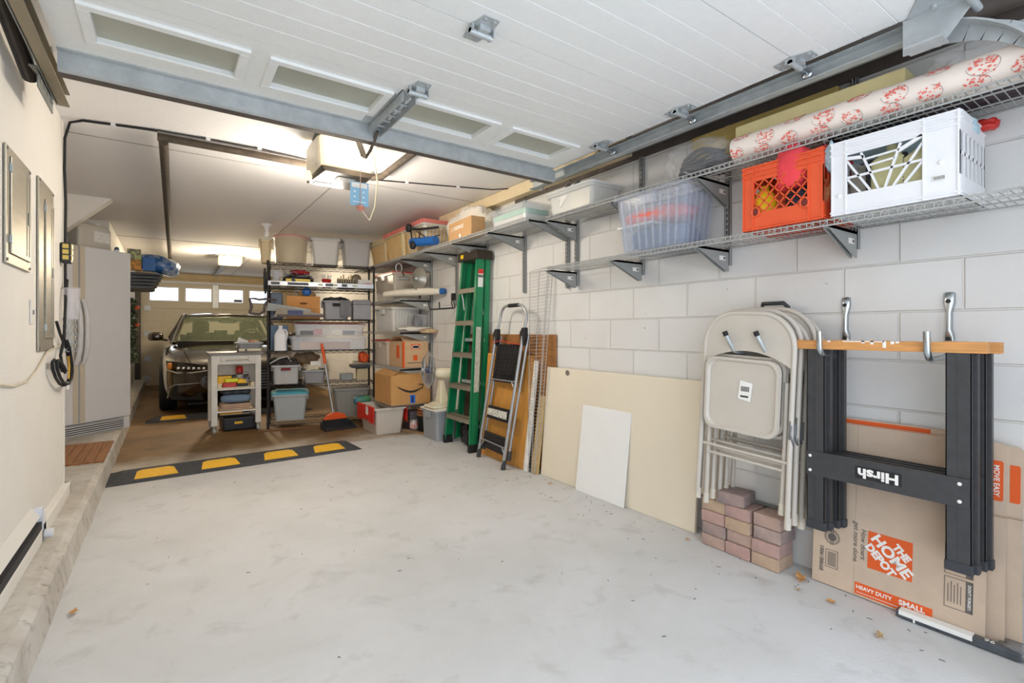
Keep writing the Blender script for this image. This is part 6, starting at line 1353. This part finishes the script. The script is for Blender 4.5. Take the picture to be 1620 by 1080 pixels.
cc = CZ(.09, -.02); tag(MB().hexa([(-.08, -.02, 0), (.07, -.02, -.02), (.07, -.012, -.02), (-.08, -.012, 0)], [(-.05, .0, .11), (.09, .0, .05), (.09, .008, .05), (-.05, .008, .11)]).build('white_card', paper, loc=(cc[0], cc[1], .925)), 'tilted white card in the grey bin on the cart', 'card')
cc = CZ(.19, -.06); bl('red_item', 'red and cream packet in the grey bin on the cart', 'packet', (cc[0], cc[1], .975), (.12, .08, .05), mat('red cream', s(206, 70, 54), .6, col2=s(220, 196, 150), scale=14), 98, .1)
cc = CZ(.12, -.185); T = thing('rolled_paper', 'rolled printed paper in front of the grey bin on the cart', 'paper roll', (cc[0], cc[1], .893)); MB().cyl((-.10, 0, 0), (.12, 0, .0), .02, n=12).build('roll', mat('printed paper', s(214, 204, 180), .7, var=.1, scale=40), T); MB().cyl((-.115, 0, 0), (-.10, 0, 0), .0205, n=12).box(-.04, -.0205, -.014, -.02, -.0195, .016).build('band', mat('dark band print', s(70, 66, 60), .6), T)
# ================================================================ CAR
paint = mat('dark brown metallic paint', s(40, 29, 15), .2, .5)
paint.node_tree.nodes['Principled BSDF'].inputs['Coat Weight'].default_value = 1.0
CX_, CY_ = .84, 7.62
K = thing('car', 'dark brown metallic sedan parked nose towards the viewer', 'car', (CX_, CY_, 0))
def section(y, hw, zb, zs, zt):
    pts = [(0, zb), (hw*.55, zb), (hw*.88, zb+.01), (hw*.98, zb+.10), (hw, zb+(zs-zb)*.55), (hw*.985, zs-.03), (hw*.93, zs+.01), (hw*.80, zs+(zt-zs)*.55), (hw*.5, zt-.005), (0, zt)]
    return [(x, y, z) for x, z in pts]+[(-x, y, z) for x, z in pts[-2:0:-1]]
st = [(-.02, .50, .32, .50, .52), (.02, .66, .22, .56, .62), (.10, .78, .17, .62, .70), (.26, .86, .15, .68, .765), (.5, .905, .15, .735, .83), (.9, .92, .16, .80, .885), (1.30, .92, .17, .85, .93), (1.45, .92, .17, .87, .95), (2.4, .92, .17, .90, .96), (3.4, .92, .17, .92, .98), (3.9, .90, .18, .93, 1.0), (4.3, .86, .22, .90, .99), (4.45, .78, .30, .84, .95), (4.5, .60, .40, .75, .85)]
b_ = MB(); b_.loft([section(*a) for a in st], smooth=True); b_.build('body', paint, K, sub=2)
# roof and pillars
gh = [(1.38, .70, .93), (2.02, .575, 1.345), (2.25, .565, 1.405), (2.7, .56, 1.43), (3.2, .55, 1.41), (3.45, .53, 1.37), (4.05, .62, 1.02)]
q = MB()
def rf(a, b):
    y = 1.98+1.52*a; t = (b-.5)*2; cr = 1.43-.10*((a-.45)*2)**2 if True else 0; w_ = .60
    return (t*w_, y, cr-.045*abs(t)**3-.004)
q.grid(rf, 16, 12); q.build('roof', paint, K, solid=-.025)
q = MB()
for sg in (-1, 1):
    q.tube([(sg*.76, 1.34, .92), (sg*.67, 1.75, 1.18), (sg*.595, 2.05, 1.36), (sg*.60, 2.5, 1.385), (sg*.595, 3.1, 1.375), (sg*.60, 3.45, 1.31), (sg*.66, 3.8, 1.15), (sg*.72, 4.05, 1.0)], .028, 8)
    q.tube([(sg*.80, 2.65, .94), (sg*.61, 2.68, 1.38)], .035, 6); q.tube([(sg*.79, 3.55, .97), (sg*.61, 3.4, 1.32)], .05, 6)
q.tube([(-.60, 2.0, 1.345), (0, 1.97, 1.385), (.60, 2.0, 1.345)], .022, 8)
q.build('pillars', paint, K)
q = MB()
for sg in (-1, 1): q.tube([(sg*.79, 1.40, .93), (sg*.70, 1.78, 1.18), (sg*.625, 2.06, 1.37), (sg*.63, 3.2, 1.39)], .008, 6)
q.build('chrome_trim', alu, K)
glass = mat('car glass', s(150, 160, 130), .04, alpha=.14)
q = MB(); q.grid(lambda a, b: ((b-.5)*2*(.76-.17*a), 1.30+.70*a-.10*(1-((b-.5)*2)**2)*(1-a), .935+.415*a+.015*(1-((b-.5)*2)**2)), 8, 10); q.build('windshield', glass, K)
q = MB(); q.grid(lambda a, b: ((b-.5)*2*(.58+.10*a), 3.50+.55*a, 1.33-.33*a), 6, 8); q.build('rear_window', glass, K)
for sg in (-1, 1):
    q = MB(); q.add([(sg*.80, 1.55, .95), (sg*.80, 3.6, .98), (sg*.62, 3.3, 1.36), (sg*.61, 2.1, 1.36)], [(0, 1, 2, 3)]); q.build('side_window', glass, K)
    q = MB(); q.blob((sg*.99, 1.68, 1.02), (.20, .12, .135), .03, 5); q.tube([(sg*.84, 1.70, .97), (sg*.93, 1.68, .985)], .022); m_ = q.build('wing_mirror', paint, K)
# cabin
dk = mat('cabin black', s(22, 20, 18), .8)
q = MB(); q.box(-.72, 1.25, .86, .72, 1.75, .955)
for x in (-.36, .36):
    q.loft([rr(.25, .10, .06, z, x, 2.55) for z in (.5, .95)]+[rr(.20, .07, .06, 1.08, x, 2.60)], smooth=True); q.loft([rr(.125, .05, .05, z, x, 2.62) for z in (1.09, 1.11, 1.25)]+[rr(.09, .03, .03, 1.28, x, 2.63)], smooth=True)
q.box(-.65, 3.2, .6, .65, 3.45, 1.04)
for x in (-.35, .35, 0): q.loft([rr(.11, .04, .035, z, x, 3.38) for z in (1.02, 1.12)], smooth=True)
q.build('seats', dk, K)
MB().tube([(.36+.18*cos(t), 1.95+.05*sin(t), 1.0+.18*sin(t)*.9-.03) for t in [2*pi*i/24 for i in range(24)]], .014, 6, closed=True).build('steering_wheel', dk, K)
MB().blob((.0, 2.05, 1.27), (.26, .05, .07), .03, 4).build('rear_view_mirror', dk, K)
# headlights
for sg in (-1, 1):
    hd = MB(); P2 = [(sg*.42, .045, .585), (sg*.60, .075, .56), (sg*.76, .15, .565), (sg*.86, .30, .60), (sg*.875, .36, .70), (sg*.74, .16, .685), (sg*.55, .06, .66), (sg*.42, .04, .635)]
    P2 = [(x*.985, y-.035, z+.015) for x, y, z in P2]
    if sg < 0: P2 = P2[::-1]
    hd.add(P2+[(x, y+.03, z) for x, y, z in P2], [tuple(range(8)), tuple(range(15, 7, -1))]+[(i, 8+i, 8+(i+1) % 8, (i+1) % 8) for i in range(8)])
    ho = hd.build('headlight', mat('headlight dark lens', s(60, 56, 50), .08, .3), K)
    q = MB()
    for i in range(6): q.blob((sg*(.45+.055*i), .002+.014*i*i*.25, .615+.002*i), (.038, .03, .035), .02, i)
    q.build('projector_lamps', mat('lamp chrome', s(226, 226, 220), .12, .6), ho)
    q = MB(); q.tube([(sg*.41, .0, .585), (sg*.58, .022, .562), (sg*.74, .09, .562), (sg*.845, .235, .60)], .010, 6); q.build('light_strip', mat('lamp strip', s(196, 190, 176), .25), ho)
    q = MB(); q.blob((sg*.815, .20, .645), (.06, .10, .09), .03, 3); q.build('amber_reflector', mat('amber lens', s(214, 130, 40), .3), ho)
    # lower intake
    q = MB(); p_ = [(sg*.45, -.012, .20), (sg*.80, .12, .22), (sg*.78, .09, .40), (sg*.52, .0, .42)]
    if sg < 0: p_ = p_[::-1]
    q.add(p_, [(0, 1, 2, 3)]); it = q.build('lower_intake', mat('intake black', s(14, 13, 12), .6), K, solid=.01)
    q = MB(); q.tube([(sg*.50, -.02, .43), (sg*.76, .06, .41), (sg*.815, .10, .38), (sg*.84, .13, .24)], .008, 6); q.build('intake_trim', alu, it)
q = MB(); q.prism([(-.34, .30), (.34, .30), (.36, .50), (.30, .60), (-.30, .60), (-.36, .50)], 'y', -.045, -.02); gr = q.build('grille', mat('grille black', s(18, 17, 16), .35), K)
q = MB()
for i in range(7): q.box(-.34, -.05, .32+.04*i, .34, -.045, .325+.04*i)
q.build('grille_bars', alu, gr)
q = MB()
for i in range(4): q.tube([(-.105+.07*i+.05*cos(t), -.055, .545+.05*sin(t)) for t in [2*pi*k/20 for k in range(20)]], .005, 6, closed=True)
q.build('ring_emblem', chrome, gr)
MB().box(-.62, -.02, .155, .62, .10, .175).build('front_lip', mat('lip black', s(16, 15, 14), .5), K)
for sg in (-1, 1):
    for y in (.88, 3.68):
        wl = MB().lathe([(.20, .0), (.30, .0), (.325, .02), (.325, .19), (.30, .21), (.0, .21)], (0, 0, 0), 'x', 28)
        wo = wl.build('wheel', black_rub, K); wo.location = (sg*.935, y, .326); wo.scale = (-sg, 1, 1)
        q = MB(); q.lathe([(.0, .01), (.05, .0), (.06, .02), (.20, .03), (.215, .0), (.20, .05), (0, .06)], (0, 0, 0), 'x', 28); q.build('rim', alu, wo)
